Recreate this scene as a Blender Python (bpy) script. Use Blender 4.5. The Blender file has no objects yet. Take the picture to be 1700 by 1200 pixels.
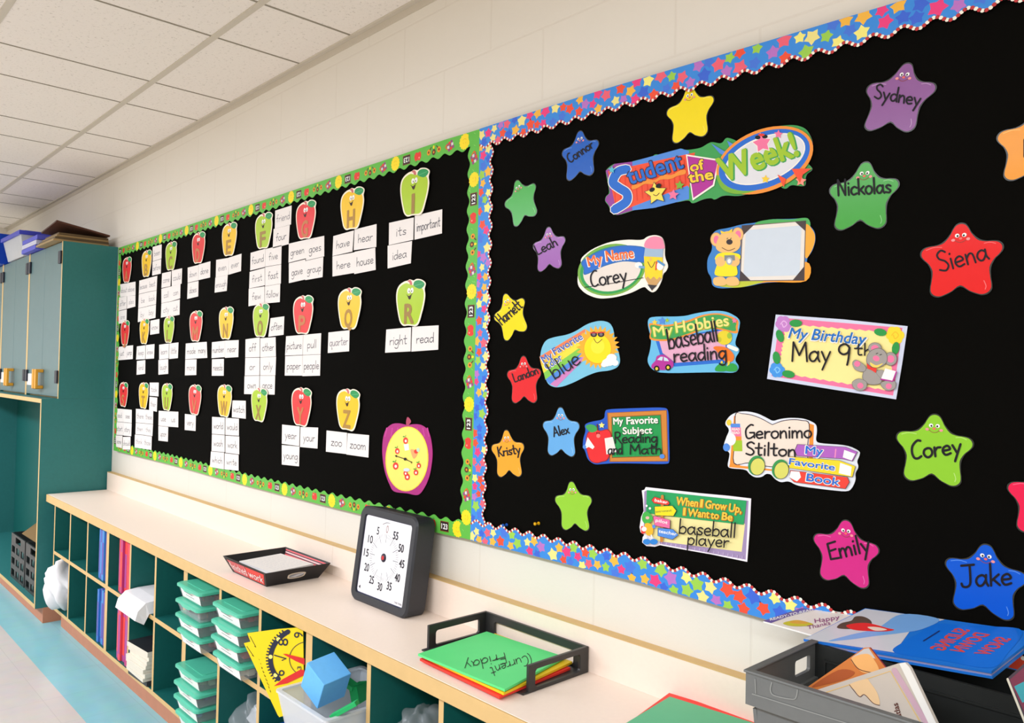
import bpy, bmesh, math, random
from mathutils import Vector, Matrix
random.seed(7)
SC = bpy.context.scene
COL = SC.collection

# ------------------------------------------------------------------ camera
YAW, PITCH, ROLL, FPX = 0.817323, 0.018660, 0.020704, 1317.868
CAMP = Vector((0.0, -1.53819, 1.47120))
fwd = Vector((-math.sin(YAW)*math.cos(PITCH), math.cos(YAW)*math.cos(PITCH), math.sin(PITCH)))
rgt = fwd.cross(Vector((0, 0, 1))).normalized()
upv = rgt.cross(fwd)
rgt, upv = rgt*math.cos(ROLL)+upv*math.sin(ROLL), -rgt*math.sin(ROLL)+upv*math.cos(ROLL)
cd = bpy.data.cameras.new('camera'); cam = bpy.data.objects.new('camera', cd); COL.objects.link(cam)
cd.sensor_fit = 'HORIZONTAL'; cd.sensor_width = 36.0; cd.lens = FPX/1700*36.0
cd.clip_start = 0.02; cd.clip_end = 60
m = Matrix((rgt, upv, -fwd)).transposed().to_4x4(); m.translation = CAMP
cam.matrix_world = m
SC.camera = cam

# ------------------------------------------------------------------ light, exposure
SC.view_settings.view_transform = 'Standard'; SC.view_settings.look = 'None'
SC.view_settings.gamma = 1.0; SC.view_settings.use_curve_mapping = False
SC.view_settings.exposure = -0.14
wd = bpy.data.worlds.new('room_daylight'); SC.world = wd; wd.use_nodes = True
wd.node_tree.nodes['Background'].inputs[0].default_value = (0.68, 0.575, 0.39, 1)
wd.node_tree.nodes['Background'].inputs[1].default_value = 1.0
def area(name, loc, target, sx, sy, power, col):
    ld = bpy.data.lights.new(name, 'AREA'); ld.shape = 'RECTANGLE'; ld.size = sx; ld.size_y = sy
    ld.energy = power; ld.color = col
    o = bpy.data.objects.new(name, ld); COL.objects.link(o); o.location = loc
    d = Vector(target)-Vector(loc); o.rotation_euler = d.to_track_quat('-Z', 'Y').to_euler()
    return o
for x_, e_ in ((1.7, 112), (-1.1, 108), (-3.9, 104), (-6.7, 165)): area('unseen_ceiling_lamp', (x_, -2.9, 2.66), (x_, -2.9, 0), 2.4, 0.6, e_, (0.80, 0.86, 0.97))  # ceiling lamps out of view; the rightmost is added to brighten the right counter

# ------------------------------------------------------------------ materials
def lin(c):
    c = c/255.0
    return c/12.92 if c <= 0.04045 else ((c+0.055)/1.055)**2.4
_M = {}
def mat(rgb, rough=0.5, var=0.06, scale=30.0, spec=0.35, name=None, bump=0.0, alpha=1.0, metal=0.0):
    key = (tuple(rgb), rough, var, scale, spec, bump, alpha, metal, name)
    if key in _M: return _M[key]
    m = bpy.data.materials.new(name or 'paint_%02x%02x%02x' % tuple(int(v) for v in rgb)); m.use_nodes = True
    nt = m.node_tree; b = nt.nodes['Principled BSDF']
    b.inputs['Roughness'].default_value = rough
    b.inputs['Specular IOR Level'].default_value = spec
    b.inputs['Metallic'].default_value = metal
    L = [lin(v) for v in rgb]
    tc = nt.nodes.new('ShaderNodeTexCoord'); nz = nt.nodes.new('ShaderNodeTexNoise')
    nz.inputs['Scale'].default_value = scale; nz.inputs['Detail'].default_value = 3
    nt.links.new(tc.outputs['Object'], nz.inputs['Vector'])
    mx = nt.nodes.new('ShaderNodeMix'); mx.data_type = 'RGBA'
    mx.inputs[6].default_value = [v*(1-var) for v in L]+[1]
    mx.inputs[7].default_value = [min(1, v*(1+var)) for v in L]+[1]
    nt.links.new(nz.outputs['Fac'], mx.inputs[0]); nt.links.new(mx.outputs[2], b.inputs['Base Color'])
    if bump:
        bp = nt.nodes.new('ShaderNodeBump'); bp.inputs['Strength'].default_value = bump; bp.inputs['Distance'].default_value = 0.002
        nt.links.new(nz.outputs['Fac'], bp.inputs['Height']); nt.links.new(bp.outputs['Normal'], b.inputs['Normal'])
    if alpha < 1:
        b.inputs['Alpha'].default_value = alpha
    _M[key] = m
    return m
def ink(r, g, b, rough=0.42):
    return mat((r, g, b), rough, 0.03, 40, .2)

# ------------------------------------------------------------------ object helpers
def tag(o, label=None, cat=None, group=None, kind=None):
    if label: o['label'] = label
    if cat: o['category'] = cat
    if group: o['group'] = group
    if kind: o['kind'] = kind
    return o
def thing(name, label, cat, loc=(0, 0, 0), group=None):
    o = bpy.data.objects.new(name, None); COL.objects.link(o); o.location = loc; o.empty_display_size = .05
    return tag(o, label, cat, group)
class MB:
    """collects faces with materials, then becomes one mesh object"""
    def __init__(s): s.v = []; s.f = []; s.fm = []; s.ms = []; s.sm = []
    def mi(s, m):
        if m not in s.ms: s.ms.append(m)
        return s.ms.index(m)
    def face(s, pts, m, nrm=None, smooth=False):
        pts = [Vector(p) for p in pts]
        if nrm is not None:
            n = Vector((0, 0, 0))
            for i in range(len(pts)):
                a, b = pts[i], pts[(i+1) % len(pts)]
                n += Vector(((a.y-b.y)*(a.z+b.z), (a.z-b.z)*(a.x+b.x), (a.x-b.x)*(a.y+b.y)))
            if n.dot(nrm) < 0: pts.reverse()
        i0 = len(s.v); s.v += pts; s.f.append(list(range(i0, i0+len(pts)))); s.fm.append(s.mi(m)); s.sm.append(smooth)
    def grid(s, rows, m, close=False, smooth=True):
        i0 = len(s.v); nc = len(rows[0])
        for r in rows: s.v += [Vector(p) for p in r]
        k = s.mi(m)
        for i in range(len(rows)-1):
            for j in range(nc if close else nc-1):
                a = i0+i*nc+j; b = i0+i*nc+(j+1) % nc
                s.f.append([a, b, b+nc, a+nc]); s.fm.append(k); s.sm.append(smooth)
    def box(s, x0, x1, y0, y1, z0, z1, m, front=None, top=None, right=None):
        c = [Vector((x, y, z)) for z in (z0, z1) for y in (y0, y1) for x in (x0, x1)]
        for idx, mm in (((0, 1, 5, 4), front or m), ((3, 2, 6, 7), m), ((2, 0, 4, 6), m), ((1, 3, 7, 5), right or m),
                        ((4, 5, 7, 6), top or m), ((2, 3, 1, 0), m)):
            s.face([c[i] for i in idx], mm)
    def hexa(s, p, m, front=None, top=None):
        """8 corners: bottom 4 then top 4, both counter clockwise seen from above, starting front left"""
        for idx, mm in (((0, 1, 5, 4), front or m), ((1, 2, 6, 5), m), ((2, 3, 7, 6), m), ((3, 0, 4, 7), m), ((4, 5, 6, 7), top or m), ((3, 2, 1, 0), m)):
            s.face([p[i] for i in idx], mm)
    def prism(s, base, off, m, cap=None, back=True):
        """polygon base (3d list) swept by vector off; cap = material of the swept end"""
        off = Vector(off); b = [Vector(p) for p in base]; t = [p+off for p in b]
        s.face(t, cap or m, off)
        if back: s.face(b, m, -off)
        c = sum(b, Vector())/len(b)
        for i in range(len(b)):
            j = (i+1) % len(b)
            e = (b[j]-b[i]).cross(off)
            s.face([b[i], b[j], t[j], t[i]], m)
    def tube(s, pts, r, m, n=8, caps=True):
        pts = [Vector(p) for p in pts]; rows = []
        for i, p in enumerate(pts):
            d = (pts[min(i+1, len(pts)-1)]-pts[max(i-1, 0)]).normalized()
            a = d.cross(Vector((0, 0, 1)) if abs(d.z) < .9 else Vector((1, 0, 0))).normalized(); b = d.cross(a)
            rr = r[i] if isinstance(r, (list, tuple)) else r
            rows.append([p+(a*math.cos(2*math.pi*k/n)+b*math.sin(2*math.pi*k/n))*rr for k in range(n)])
        s.grid(rows, m, True)
        if caps: s.face(rows[0], m); s.face(rows[-1], m)
    def build(s, name, parent=None, bevel=0.0, weld=False, seg=2):
        me = bpy.data.meshes.new(name)
        off = Vector((0, 0, 0)); q = parent
        while q is not None: off += q.location; q = q.parent
        me.from_pydata([tuple(v-off) for v in s.v], [], s.f)
        for m in s.ms: me.materials.append(m)
        me.polygons.foreach_set('material_index', s.fm); me.polygons.foreach_set('use_smooth', s.sm)
        if bevel or weld:
            bm = bmesh.new(); bm.from_mesh(me); bmesh.ops.remove_doubles(bm, verts=bm.verts, dist=1e-5)
            bmesh.ops.recalc_face_normals(bm, faces=bm.faces); bm.to_mesh(me); bm.free()
        me.update()
        o = bpy.data.objects.new(name, me); COL.objects.link(o)
        if parent is not None: o.parent = parent
        if bevel:
            bv = o.modifiers.new('bevel', 'BEVEL'); bv.width = bevel; bv.segments = seg; bv.limit_method = 'ANGLE'; bv.angle_limit = .6
        return o

# ------------------------------------------------------------------ measured rays of the photograph
def ray(px, py):
    return (fwd + rgt*((px-850)/FPX) + upv*((600-py)/FPX))
def on_plane(px, py, p0, n):
    r = ray(px, py); t = (Vector(p0)-CAMP).dot(n)/r.dot(n); return CAMP+r*t
NW = Vector((0, -1, 0))
YB = -0.022                                   # face of the bulletin boards
def W(px, py, y=YB): return on_plane(px, py, (0, y, 0), NW)

# ------------------------------------------------------------------ flat drawing
def catmull(pts, closed=True, n=6):
    N = len(pts); out = []
    rng = range(N) if closed else range(N-1)
    for i in rng:
        g = (lambda k: pts[k % N]) if closed else (lambda k: pts[max(0, min(N-1, k))])
        p0, p1, p2, p3 = g(i-1), g(i), g(i+1), g(i+2)
        for k in range(n):
            t = k/n
            out.append(tuple(0.5*((2*p1[a])+(-p0[a]+p2[a])*t+(2*p0[a]-5*p1[a]+4*p2[a]-p3[a])*t*t+(-p0[a]+3*p1[a]-3*p2[a]+p3[a])*t**3) for a in (0, 1)))
    if not closed: out.append(tuple(pts[-1]))
    return out
def chaikin(pts, k=.22, it=2):
    for _ in range(it):
        o = []
        for i in range(len(pts)):
            a, b = pts[i], pts[(i+1) % len(pts)]
            o += [(a[0]+(b[0]-a[0])*k, a[1]+(b[1]-a[1])*k), (a[0]+(b[0]-a[0])*(1-k), a[1]+(b[1]-a[1])*(1-k))]
        pts = o
    return pts
def ell(cx, cy, rx, ry=None, rot=0, n=24, a0=0, a1=360):
    ry = rx if ry is None else ry; r = math.radians(rot); out = []
    full = abs(a1-a0) >= 360
    for k in range(n if full else n+1):
        a = math.radians(a0+(a1-a0)*k/n); x, y = rx*math.cos(a), ry*math.sin(a)
        out.append((cx+x*math.cos(r)-y*math.sin(r), cy+x*math.sin(r)+y*math.cos(r)))
    return out
def star_pts(cx, cy, r, rot=-90, inner=.5, n=5):
    return [(cx+(r if k % 2 == 0 else r*inner)*math.cos(math.radians(rot+k*180/n)), cy+(r if k % 2 == 0 else r*inner)*math.sin(math.radians(rot+k*180/n))) for k in range(2*n)]
def ribbon(pts, w):
    """list of quads / polygons for a polyline of width w with round ends"""
    out = []; P = [p for i, p in enumerate(pts) if i == 0 or math.hypot(p[0]-pts[i-1][0], p[1]-pts[i-1][1]) > 1e-9]
    h = w/2
    if len(P) == 1: return [ell(P[0][0], P[0][1], h, n=8)]
    nn = []
    for i in range(len(P)):
        a = P[max(i-1, 0)]; b = P[min(i+1, len(P)-1)]
        d = math.hypot(b[0]-a[0], b[1]-a[1]) or 1
        nn.append((-(b[1]-a[1])/d*h, (b[0]-a[0])/d*h))
    for i in range(len(P)-1):
        out.append([(P[i][0]+nn[i][0], P[i][1]+nn[i][1]), (P[i+1][0]+nn[i+1][0], P[i+1][1]+nn[i+1][1]),
                    (P[i+1][0]-nn[i+1][0], P[i+1][1]-nn[i+1][1]), (P[i][0]-nn[i][0], P[i][1]-nn[i][1])])
    for q in (P[0], P[-1]): out.append(ell(q[0], q[1], h, n=7))
    return out
_T = {}
def text_geo(s, bold=0.0, shear=0.0):
    k = (s, bold, shear)
    if k not in _T:
        cu = bpy.data.curves.new('t', 'FONT'); cu.body = s; cu.offset = bold; cu.dimensions = '2D'; cu.fill_mode = 'FRONT'; cu.resolution_u = 3; cu.shear = shear
        o = bpy.data.objects.new('t', cu); COL.objects.link(o)
        me = bpy.data.meshes.new_from_object(o.evaluated_get(bpy.context.evaluated_depsgraph_get()))
        v = [(p.co.x, p.co.y) for p in me.vertices]; f = [list(p.vertices) for p in me.polygons]
        bpy.data.objects.remove(o); bpy.data.curves.remove(cu); bpy.data.meshes.remove(me)
        x0 = min(p[0] for p in v); x1 = max(p[0] for p in v)
        _T[k] = ([((p[0]-x0)/(x1-x0), p[1]/0.70) for p in v], f)
    return _T[k]

# one-line marker alphabet: strokes on a grid, baseline 0, x-height .5, ascender 1
_O = [(.25, .5), (.1, .42), (.05, .22), (.15, .03), (.28, 0), (.42, .12), (.45, .3), (.38, .46), (.25, .5)]
_A = [(.44, .38), (.3, .5), (.12, .42), (.05, .22), (.14, .03), (.29, .04), (.43, .26)]
HAND = {
 'a': (.55, [_A, [(.45, .5), (.44, .2), (.52, 0)]]),
 'b': (.5, [[(.08, 1), (.07, .5), (.07, 0)], [(.07, .3), (.22, .48), (.4, .42), (.44, .2), (.32, .02), (.07, .05)]]),
 'c': (.46, [[(.42, .42), (.28, .5), (.1, .38), (.07, .15), (.2, 0), (.42, .08)]]),
 'd': (.52, [_A, [(.45, 1), (.44, .4), (.46, 0)]]),
 'e': (.48, [[(.08, .25), (.4, .29), (.36, .45), (.25, .5), (.1, .4), (.06, .2), (.18, .01), (.42, .07)]]),
 'f': (.42, [[(.4, .92), (.29, 1), (.19, .86), (.17, .4), (.17, 0)], [(.03, .5), (.35, .53)]]),
 'g': (.52, [_A, [(.45, .5), (.46, -.1), (.38, -.35), (.2, -.4), (.06, -.3)]]),
 'h': (.5, [[(.08, 1), (.08, 0)], [(.08, .28), (.24, .49), (.38, .42), (.42, 0)]]),
 'i': (.2, [[(.1, .5), (.1, 0)], [(.1, .72), (.11, .75)]]),
 'j': (.25, [[(.15, .5), (.15, -.2), (.05, -.38)], [(.15, .72), (.16, .75)]]),
 'k': (.46, [[(.08, 1), (.08, 0)], [(.4, .5), (.1, .22)], [(.18, .28), (.43, 0)]]),
 'l': (.2, [[(.1, 1), (.1, 0)]]),
 'm': (.72, [[(.07, .5), (.07, 0)], [(.07, .3), (.2, .49), (.32, .4), (.34, 0)], [(.34, .3), (.48, .49), (.61, .4), (.63, 0)]]),
 'n': (.5, [[(.08, .5), (.08, 0)], [(.08, .28), (.24, .49), (.38, .42), (.42, 0)]]),
 'o': (.5, [_O]),
 'p': (.5, [[(.08, .5), (.07, -.4)], [(.08, .3), (.22, .5), (.41, .42), (.44, .2), (.32, .02), (.08, .06)]]),
 'q': (.52, [_A, [(.45, .5), (.45, -.4), (.53, -.3)]]),
 'r': (.4, [[(.08, .5), (.08, 0)], [(.08, .26), (.2, .45), (.37, .46)]]),
 's': (.44, [[(.38, .43), (.25, .5), (.1, .41), (.2, .27), (.36, .16), (.28, .02), (.06, .06)]]),
 't': (.42, [[(.2, .92), (.19, .2), (.24, .02), (.36, .04)], [(.02, .55), (.38, .57)]]),
 'u': (.52, [[(.08, .5), (.09, .12), (.22, 0), (.38, .1), (.43, .3)], [(.44, .5), (.45, 0)]]),
 'v': (.44, [[(.05, .5), (.22, 0)], [(.22, 0), (.4, .5)]]),
 'w': (.66, [[(.05, .5), (.18, 0)], [(.18, 0), (.32, .42)], [(.32, .42), (.46, 0)], [(.46, 0), (.6, .5)]]),
 'x': (.46, [[(.05, .5), (.42, 0)], [(.4, .5), (.05, 0)]]),
 'y': (.5, [[(.06, .5), (.24, .05)], [(.45, .5), (.1, -.4)]]),
 'z': (.46, [[(.06, .48), (.4, .5)], [(.4, .5), (.05, .02)], [(.05, .02), (.43, 0)]]),
 'A': (.66, [[(.05, 0), (.32, 1)], [(.32, 1), (.6, 0)], [(.14, .35), (.5, .35)]]),
 'C': (.56, [[(.52, .95), (.36, .98), (.12, .72), (.06, .35), (.14, .06), (.3, 0), (.48, .1)]]),
 'E': (.52, [[(.48, .95), (.08, .92)], [(.08, .92), (.08, .05)], [(.08, .5), (.42, .54)], [(.08, .05), (.5, .02)]]),
 'G': (.62, [[(.5, .95), (.34, .98), (.1, .7), (.06, .35), (.14, .05), (.32, .02), (.54, .2)], [(.3, .42), (.56, .42)], [(.56, .42), (.56, .05)]]),
 'H': (.6, [[(.08, 1), (.06, 0)], [(.5, 1), (.5, 0)], [(.07, .48), (.5, .54)]]),
 'J': (.56, [[(.05, .98), (.55, 1)], [(.38, 1), (.38, .2), (.26, 0), (.08, .02), (.03, .16)]]),
 'K': (.56, [[(.08, 1), (.08, 0)], [(.5, 1), (.1, .48)], [(.14, .5), (.52, 0)]]),
 'L': (.5, [[(.1, 1), (.07, .15), (.16, .03), (.46, .06)]]),
 'M': (.8, [[(.06, 0), (.1, .95)], [(.1, .95), (.38, .3)], [(.38, .3), (.66, .95)], [(.66, .95), (.74, 0)]]),
 'N': (.62, [[(.07, 0), (.08, 1)], [(.08, 1), (.5, 0)], [(.5, 0), (.54, 1)]]),
 'R': (.58, [[(.08, 1), (.08, 0)], [(.08, .98), (.34, 1), (.46, .8), (.36, .56), (.1, .5)], [(.2, .52), (.52, 0)]]),
 'S': (.52, [[(.46, .88), (.3, 1), (.1, .85), (.14, .62), (.36, .45), (.46, .2), (.3, 0), (.05, .1)]]),
 'F': (.5, [[(.08, 1), (.08, 0)], [(.08, 1), (.46, 1)], [(.08, .55), (.38, .55)]]),
 'T': (.52, [[(.02, .97), (.5, 1)], [(.26, .98), (.26, 0)]]),
 '9': (.5, [[(.42, .85), (.28, 1), (.1, .88), (.08, .64), (.22, .5), (.38, .6), (.43, .85), (.4, .3), (.36, 0)]]),
 '1': (.2, [[(.1, 1), (.1, 0)]]),
 '_': (.5, [[(0, 0), (.5, 0)]]), ' ': (.32, []), '(': (.25, [[(.2, 1.05), (.06, .6), (.08, .1), (.2, -.15)]]), '!': (.2, [[(.1, 1), (.1, .3)], [(.1, .05), (.1, .02)]]),
}
def hand_strokes(s):
    x = 0; out = []
    for ch in s:
        w, st = HAND[ch]
        for k in st:
            q = k if len(k) < 3 else catmull(k, False, 4)
            out.append([(x+p[0], p[1]) for p in q])
        x += w
    x = max(x-.05, .1)
    return [[(p[0]/x, p[1]) for p in k] for k in out], x

class Canvas:
    """draws flat printed shapes on a plane: mp(x, y) -> point, nrm = outward normal"""
    def __init__(s, mp, nrm, tr=None, d=0.0, step=0.00006):
        s.mp, s.n, s.tr, s.d, s.step = mp, Vector(nrm).normalized(), tr, d, step
        s.mb = MB(); s.yup = False
    def P(s, q, d=None):
        if s.tr: q = (s.tr[0]+q[0]/s.tr[2], s.tr[1]+q[1]/s.tr[2])
        return s.mp(*q)+s.n*(s.d if d is None else d)
    def up(s): s.d += s.step
    def poly(s, pts, m): s.up(); s.mb.face([s.P(q) for q in pts], m, s.n)
    def polys(s, L, m):
        s.up()
        for i, pts in enumerate(L): s.mb.face([s.P(q, s.d+(i % 11)*4e-6) for q in pts], m, s.n)
    def smooth(s, pts, m, n=5): s.poly(catmull(pts, True, n), m)
    def ell(s, cx, cy, rx, ry, m, rot=0, n=22): s.poly(ell(cx, cy, rx, ry, rot, n), m)
    def line(s, pts, w, m, smooth=False): s.polys(ribbon(catmull(pts, False, 5) if smooth else pts, w), m)
    def outline(s, pts, w, m): s.polys(ribbon(list(pts)+[pts[0]], w), m)
    def star(s, cx, cy, r, m, rot=-90, inner=.5): s.poly(star_pts(cx, cy, r, rot, inner), m)
    def cut(s, pts, th, m, edge=None):
        """cut paper: outline with thickness"""
        b = [s.P(q, s.d) for q in pts]; s.mb.prism(b, s.n*th, edge or m, m); s.d += th
    def frame(s, p0, p1, h):
        ux = (p1[0]-p0[0], p1[1]-p0[1]); L = math.hypot(*ux)
        g = -1 if s.yup else 1; vy = (ux[1]/L*h*g, -ux[0]/L*h*g)
        return lambda u, v: (p0[0]+ux[0]*u+vy[0]*v, p0[1]+ux[1]*u+vy[1]*v)
    def text(s, t, p0, p1, h, m, bold=0.0, shear=0.0, arc=0.0):
        """printed text from baseline start p0 to baseline end p1 with cap height h"""
        V, F = text_geo(t, 0.0, shear); f = s.frame(p0, p1, h); r = bold*h/.7
        for c in range(8 if bold else 1):                     # bold print: the strokes are thickened by stepped copies
            ox, oy = r*math.cos(c*math.pi/4)*bool(bold), r*math.sin(c*math.pi/4)*bool(bold); s.d += s.step*(.25 if c else 1)
            pts = [s.P((q[0]+ox, q[1]+oy)) for q in (f(u, v) for u, v in V)]
            for k, q in enumerate(F):
                o = s.n*((k*3 % 5)*2.5e-6); s.mb.face([pts[i]+o for i in q], m, s.n)
    def hand(s, t, p0, p1, h, w, m):
        """marker handwriting"""
        K, tot = hand_strokes(t); f = s.frame(p0, p1, h); s.up()
        for k in K:
            s.polys(ribbon([f(u, v) for u, v in k], w), m); s.d -= s.step*.5
    def part(s, name, parent):
        o = s.mb.build(name, parent); s.mb = MB(); return o
def wall_canvas(tr=None, d=0.0): return Canvas(lambda x, y: W(x, y), NW, tr, d)
def quad_map(a, b, c, d):
    """bilinear map of the unit square, a=top left, b=top right, c=bottom right, d=bottom left (v down)"""
    a, b, c, d = map(Vector, (a, b, c, d))
    return lambda u, v: (a*(1-u)+b*u)*(1-v)+(d*(1-u)+c*u)*v
BLACK = ink(22, 20, 22)
MARKER = ink(28, 24, 30, .5)
WHITE = ink(244, 242, 238)
# ------------------------------------------------------------------ the room
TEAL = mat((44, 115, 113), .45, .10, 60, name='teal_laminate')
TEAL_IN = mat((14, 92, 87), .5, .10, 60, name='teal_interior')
OAK = mat((214, 178, 118), .5, .08, 25, name='maple_edge')
CREAM = mat((248, 230, 214), .45, .03, 90, name='cream_laminate')
RUST = mat((196, 128, 98), .55, .08, 30, name='rust_cove_base')
def wall_material():
    m = bpy.data.materials.new('painted_block_wall'); m.use_nodes = True; nt = m.node_tree; b = nt.nodes['Principled BSDF']
    b.inputs['Roughness'].default_value = .45; b.inputs['Specular IOR Level'].default_value = .3
    tc = nt.nodes.new('ShaderNodeTexCoord'); mp = nt.nodes.new('ShaderNodeMapping'); mp.inputs['Rotation'].default_value = (math.pi/2, 0, 0)
    br = nt.nodes.new('ShaderNodeTexBrick'); br.inputs['Scale'].default_value = 1.0
    br.inputs['Brick Width'].default_value = .44; br.inputs['Row Height'].default_value = .203; br.inputs['Mortar Size'].default_value = .004
    br.inputs['Mortar Smooth'].default_value = .6
    br.inputs['Color1'].default_value = (.80, .755, .67, 1); br.inputs['Color2'].default_value = (.80, .755, .67, 1); br.inputs['Mortar'].default_value = (.765, .715, .63, 1)
    nz = nt.nodes.new('ShaderNodeTexNoise'); nz.inputs['Scale'].default_value = 90; nz.inputs['Detail'].default_value = 4
    nt.links.new(tc.outputs['Object'], mp.inputs[0]); nt.links.new(mp.outputs[0], br.inputs['Vector']); nt.links.new(tc.outputs['Object'], nz.inputs['Vector'])
    nt.links.new(br.outputs['Color'], b.inputs['Base Color'])
    bp = nt.nodes.new('ShaderNodeBump'); bp.inputs['Strength'].default_value = .12; bp.inputs['Distance'].default_value = .003
    nt.links.new(nz.outputs['Fac'], bp.inputs['Height'])
    bp2 = nt.nodes.new('ShaderNodeBump'); bp2.inputs['Strength'].default_value = .25; bp2.inputs['Distance'].default_value = .002; bp2.invert = True
    nt.links.new(br.outputs['Fac'], bp2.inputs['Height']); nt.links.new(bp.outputs['Normal'], bp2.inputs['Normal'])
    nt.links.new(bp2.outputs['Normal'], b.inputs['Normal'])
    return m
def tile_material():
    m = bpy.data.materials.new('mineral_ceiling_tile'); m.use_nodes = True; nt = m.node_tree; b = nt.nodes['Principled BSDF']
    b.inputs['Roughness'].default_value = .9; b.inputs['Specular IOR Level'].default_value = .1
    tc = nt.nodes.new('ShaderNodeTexCoord')
    vo = nt.nodes.new('ShaderNodeTexNoise'); vo.inputs['Scale'].default_value = 75; vo.inputs['Detail'].default_value = 6; vo.inputs['Roughness'].default_value = .72
    cr = nt.nodes.new('ShaderNodeValToRGB'); cr.color_ramp.elements[0].position = .33; cr.color_ramp.elements[1].position = .43
    cr.color_ramp.elements[0].color = (.62, .565, .50, 1); cr.color_ramp.elements[1].color = (.88, .82, .75, 1)
    nt.links.new(tc.outputs['Object'], vo.inputs['Vector']); nt.links.new(vo.outputs['Fac'], cr.inputs[0]); nt.links.new(cr.outputs[0], b.inputs['Base Color'])
    bp = nt.nodes.new('ShaderNodeBump'); bp.inputs['Strength'].default_value = .35; bp.inputs['Distance'].default_value = .002
    nt.links.new(vo.outputs['Fac'], bp.inputs['Height']); nt.links.new(bp.outputs['Normal'], b.inputs['Normal'])
    return m
def floor_material(rgb, name):
    m = bpy.data.materials.new(name); m.use_nodes = True; nt = m.node_tree; b = nt.nodes['Principled BSDF']
    b.inputs['Roughness'].default_value = .28
    L = [lin(v) for v in rgb]
    tc = nt.nodes.new('ShaderNodeTexCoord'); br = nt.nodes.new('ShaderNodeTexBrick'); br.offset = 0
    br.inputs['Scale'].default_value = 1; br.inputs['Brick Width'].default_value = .305; br.inputs['Row Height'].default_value = .305; br.inputs['Mortar Size'].default_value = .0012
    br.inputs['Color1'].default_value = L+[1]; br.inputs['Color2'].default_value = [v*.97 for v in L]+[1]; br.inputs['Mortar'].default_value = [v*.82 for v in L]+[1]
    nz = nt.nodes.new('ShaderNodeTexNoise'); nz.inputs['Scale'].default_value = 14; nz.inputs['Detail'].default_value = 6
    mx = nt.nodes.new('ShaderNodeMix'); mx.data_type = 'RGBA'; mx.blend_type = 'MULTIPLY'; mx.inputs[0].default_value = .18
    nt.links.new(tc.outputs['Object'], br.inputs['Vector']); nt.links.new(tc.outputs['Object'], nz.inputs['Vector'])
    nt.links.new(br.outputs['Color'], mx.inputs[6]); nt.links.new(nz.outputs['Color'], mx.inputs[7]); nt.links.new(mx.outputs[2], b.inputs['Base Color'])
    return m
WALLM = wall_material()
XL, XR, YF, ZC = -8.3, 2.2, -6.6, 2.7055
b = MB(); b.box(XL-.1, XR, 0, .12, 0, ZC+.1, WALLM); tag(b.build('wall_back'), kind='structure')
b = MB(); b.box(XL-.1, XL, YF, 0, 0, ZC+.1, WALLM); tag(b.build('wall_left'), kind='structure')
b = MB(); b.box(XL, XR, YF, -.532, -.08, 0, floor_material((216, 207, 200), 'beige_vinyl_tile')); b.box(XL, XR, -.532, 0, -.08, 0, floor_material((146, 206, 214), 'aqua_vinyl_tile'))
tag(b.build('floor'), kind='structure')
TILE = tile_material(); GRID = mat((205, 196, 180), .6, .03, 20, name='ceiling_grid'); SEAM = mat((150, 142, 126), .8, .05, 20, name='tile_seam')
b = MB(); b.box(XL, XR, YF, 0, ZC, ZC+.06, TILE)
for k in range(11):
    y = -.365-.607*k
    b.box(XL, XR, y-.012, y+.012, ZC-.004, ZC, GRID)
xs = [-2.90-1.03*k for k in range(-5, 6)]+[-3.55-1.03*k for k in range(-6, 5)]
for x in xs:
    if XL < x < XR: b.box(x-.0045, x+.0045, YF, 0, ZC-.0015, ZC, SEAM)
tag(b.build('ceiling'), kind='structure')
b = MB(); b.box(XL, XR, -.02, 0, ZC-.006, ZC, GRID); b.box(XL, XR, -.003, 0, ZC-.03, ZC-.006, GRID)
tag(b.build('trim_1'), kind='structure')

# ------------------------------------------------------------------ shelf units under the counter
ZT, DC = .7416, .351
def unit(x0, label):
    t = thing('cubby_unit', label, 'shelf', (x0+.48, -.17, 0), 'cubby units under the counter')
    w = .963; b = MB()
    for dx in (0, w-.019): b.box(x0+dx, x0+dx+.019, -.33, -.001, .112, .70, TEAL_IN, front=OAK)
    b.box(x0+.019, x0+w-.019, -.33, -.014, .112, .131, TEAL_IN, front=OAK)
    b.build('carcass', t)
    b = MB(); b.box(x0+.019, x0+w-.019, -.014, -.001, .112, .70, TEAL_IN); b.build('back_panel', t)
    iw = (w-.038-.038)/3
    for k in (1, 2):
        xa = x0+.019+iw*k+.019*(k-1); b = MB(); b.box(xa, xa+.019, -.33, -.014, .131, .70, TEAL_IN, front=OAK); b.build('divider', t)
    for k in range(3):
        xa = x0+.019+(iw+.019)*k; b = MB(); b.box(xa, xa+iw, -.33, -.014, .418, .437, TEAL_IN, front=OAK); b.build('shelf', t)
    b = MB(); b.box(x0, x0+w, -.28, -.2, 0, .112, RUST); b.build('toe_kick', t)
UX = [-5.04+.963*k for k in range(6)]
for x, l in zip(UX, ('leftmost teal cubby unit, beside the tall storage cabinet', 'teal cubby unit holding red notebooks, second from the tall cabinet',
                     'teal cubby unit holding two stacks of green lidded bins', 'teal cubby unit with a clear tub of blocks, under the timer',
                     'teal cubby unit under the black letter tray of green folders', 'teal cubby unit at the right end, under the grey crate')):
    unit(x, l)
t = thing('countertop', 'long cream laminate countertop with maple edge over the cubbies', 'counter', (-2.2, -.18, ZT))
b = MB(); b.box(-5.14, .75, -DC+.006, -.001, .70, ZT, CREAM); b.build('worktop', t, .001)
b = MB(); b.box(-5.14, .75, -DC, -DC+.0062, .70, ZT-.0005, OAK); b.build('edge_band', t, .0015)
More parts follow.
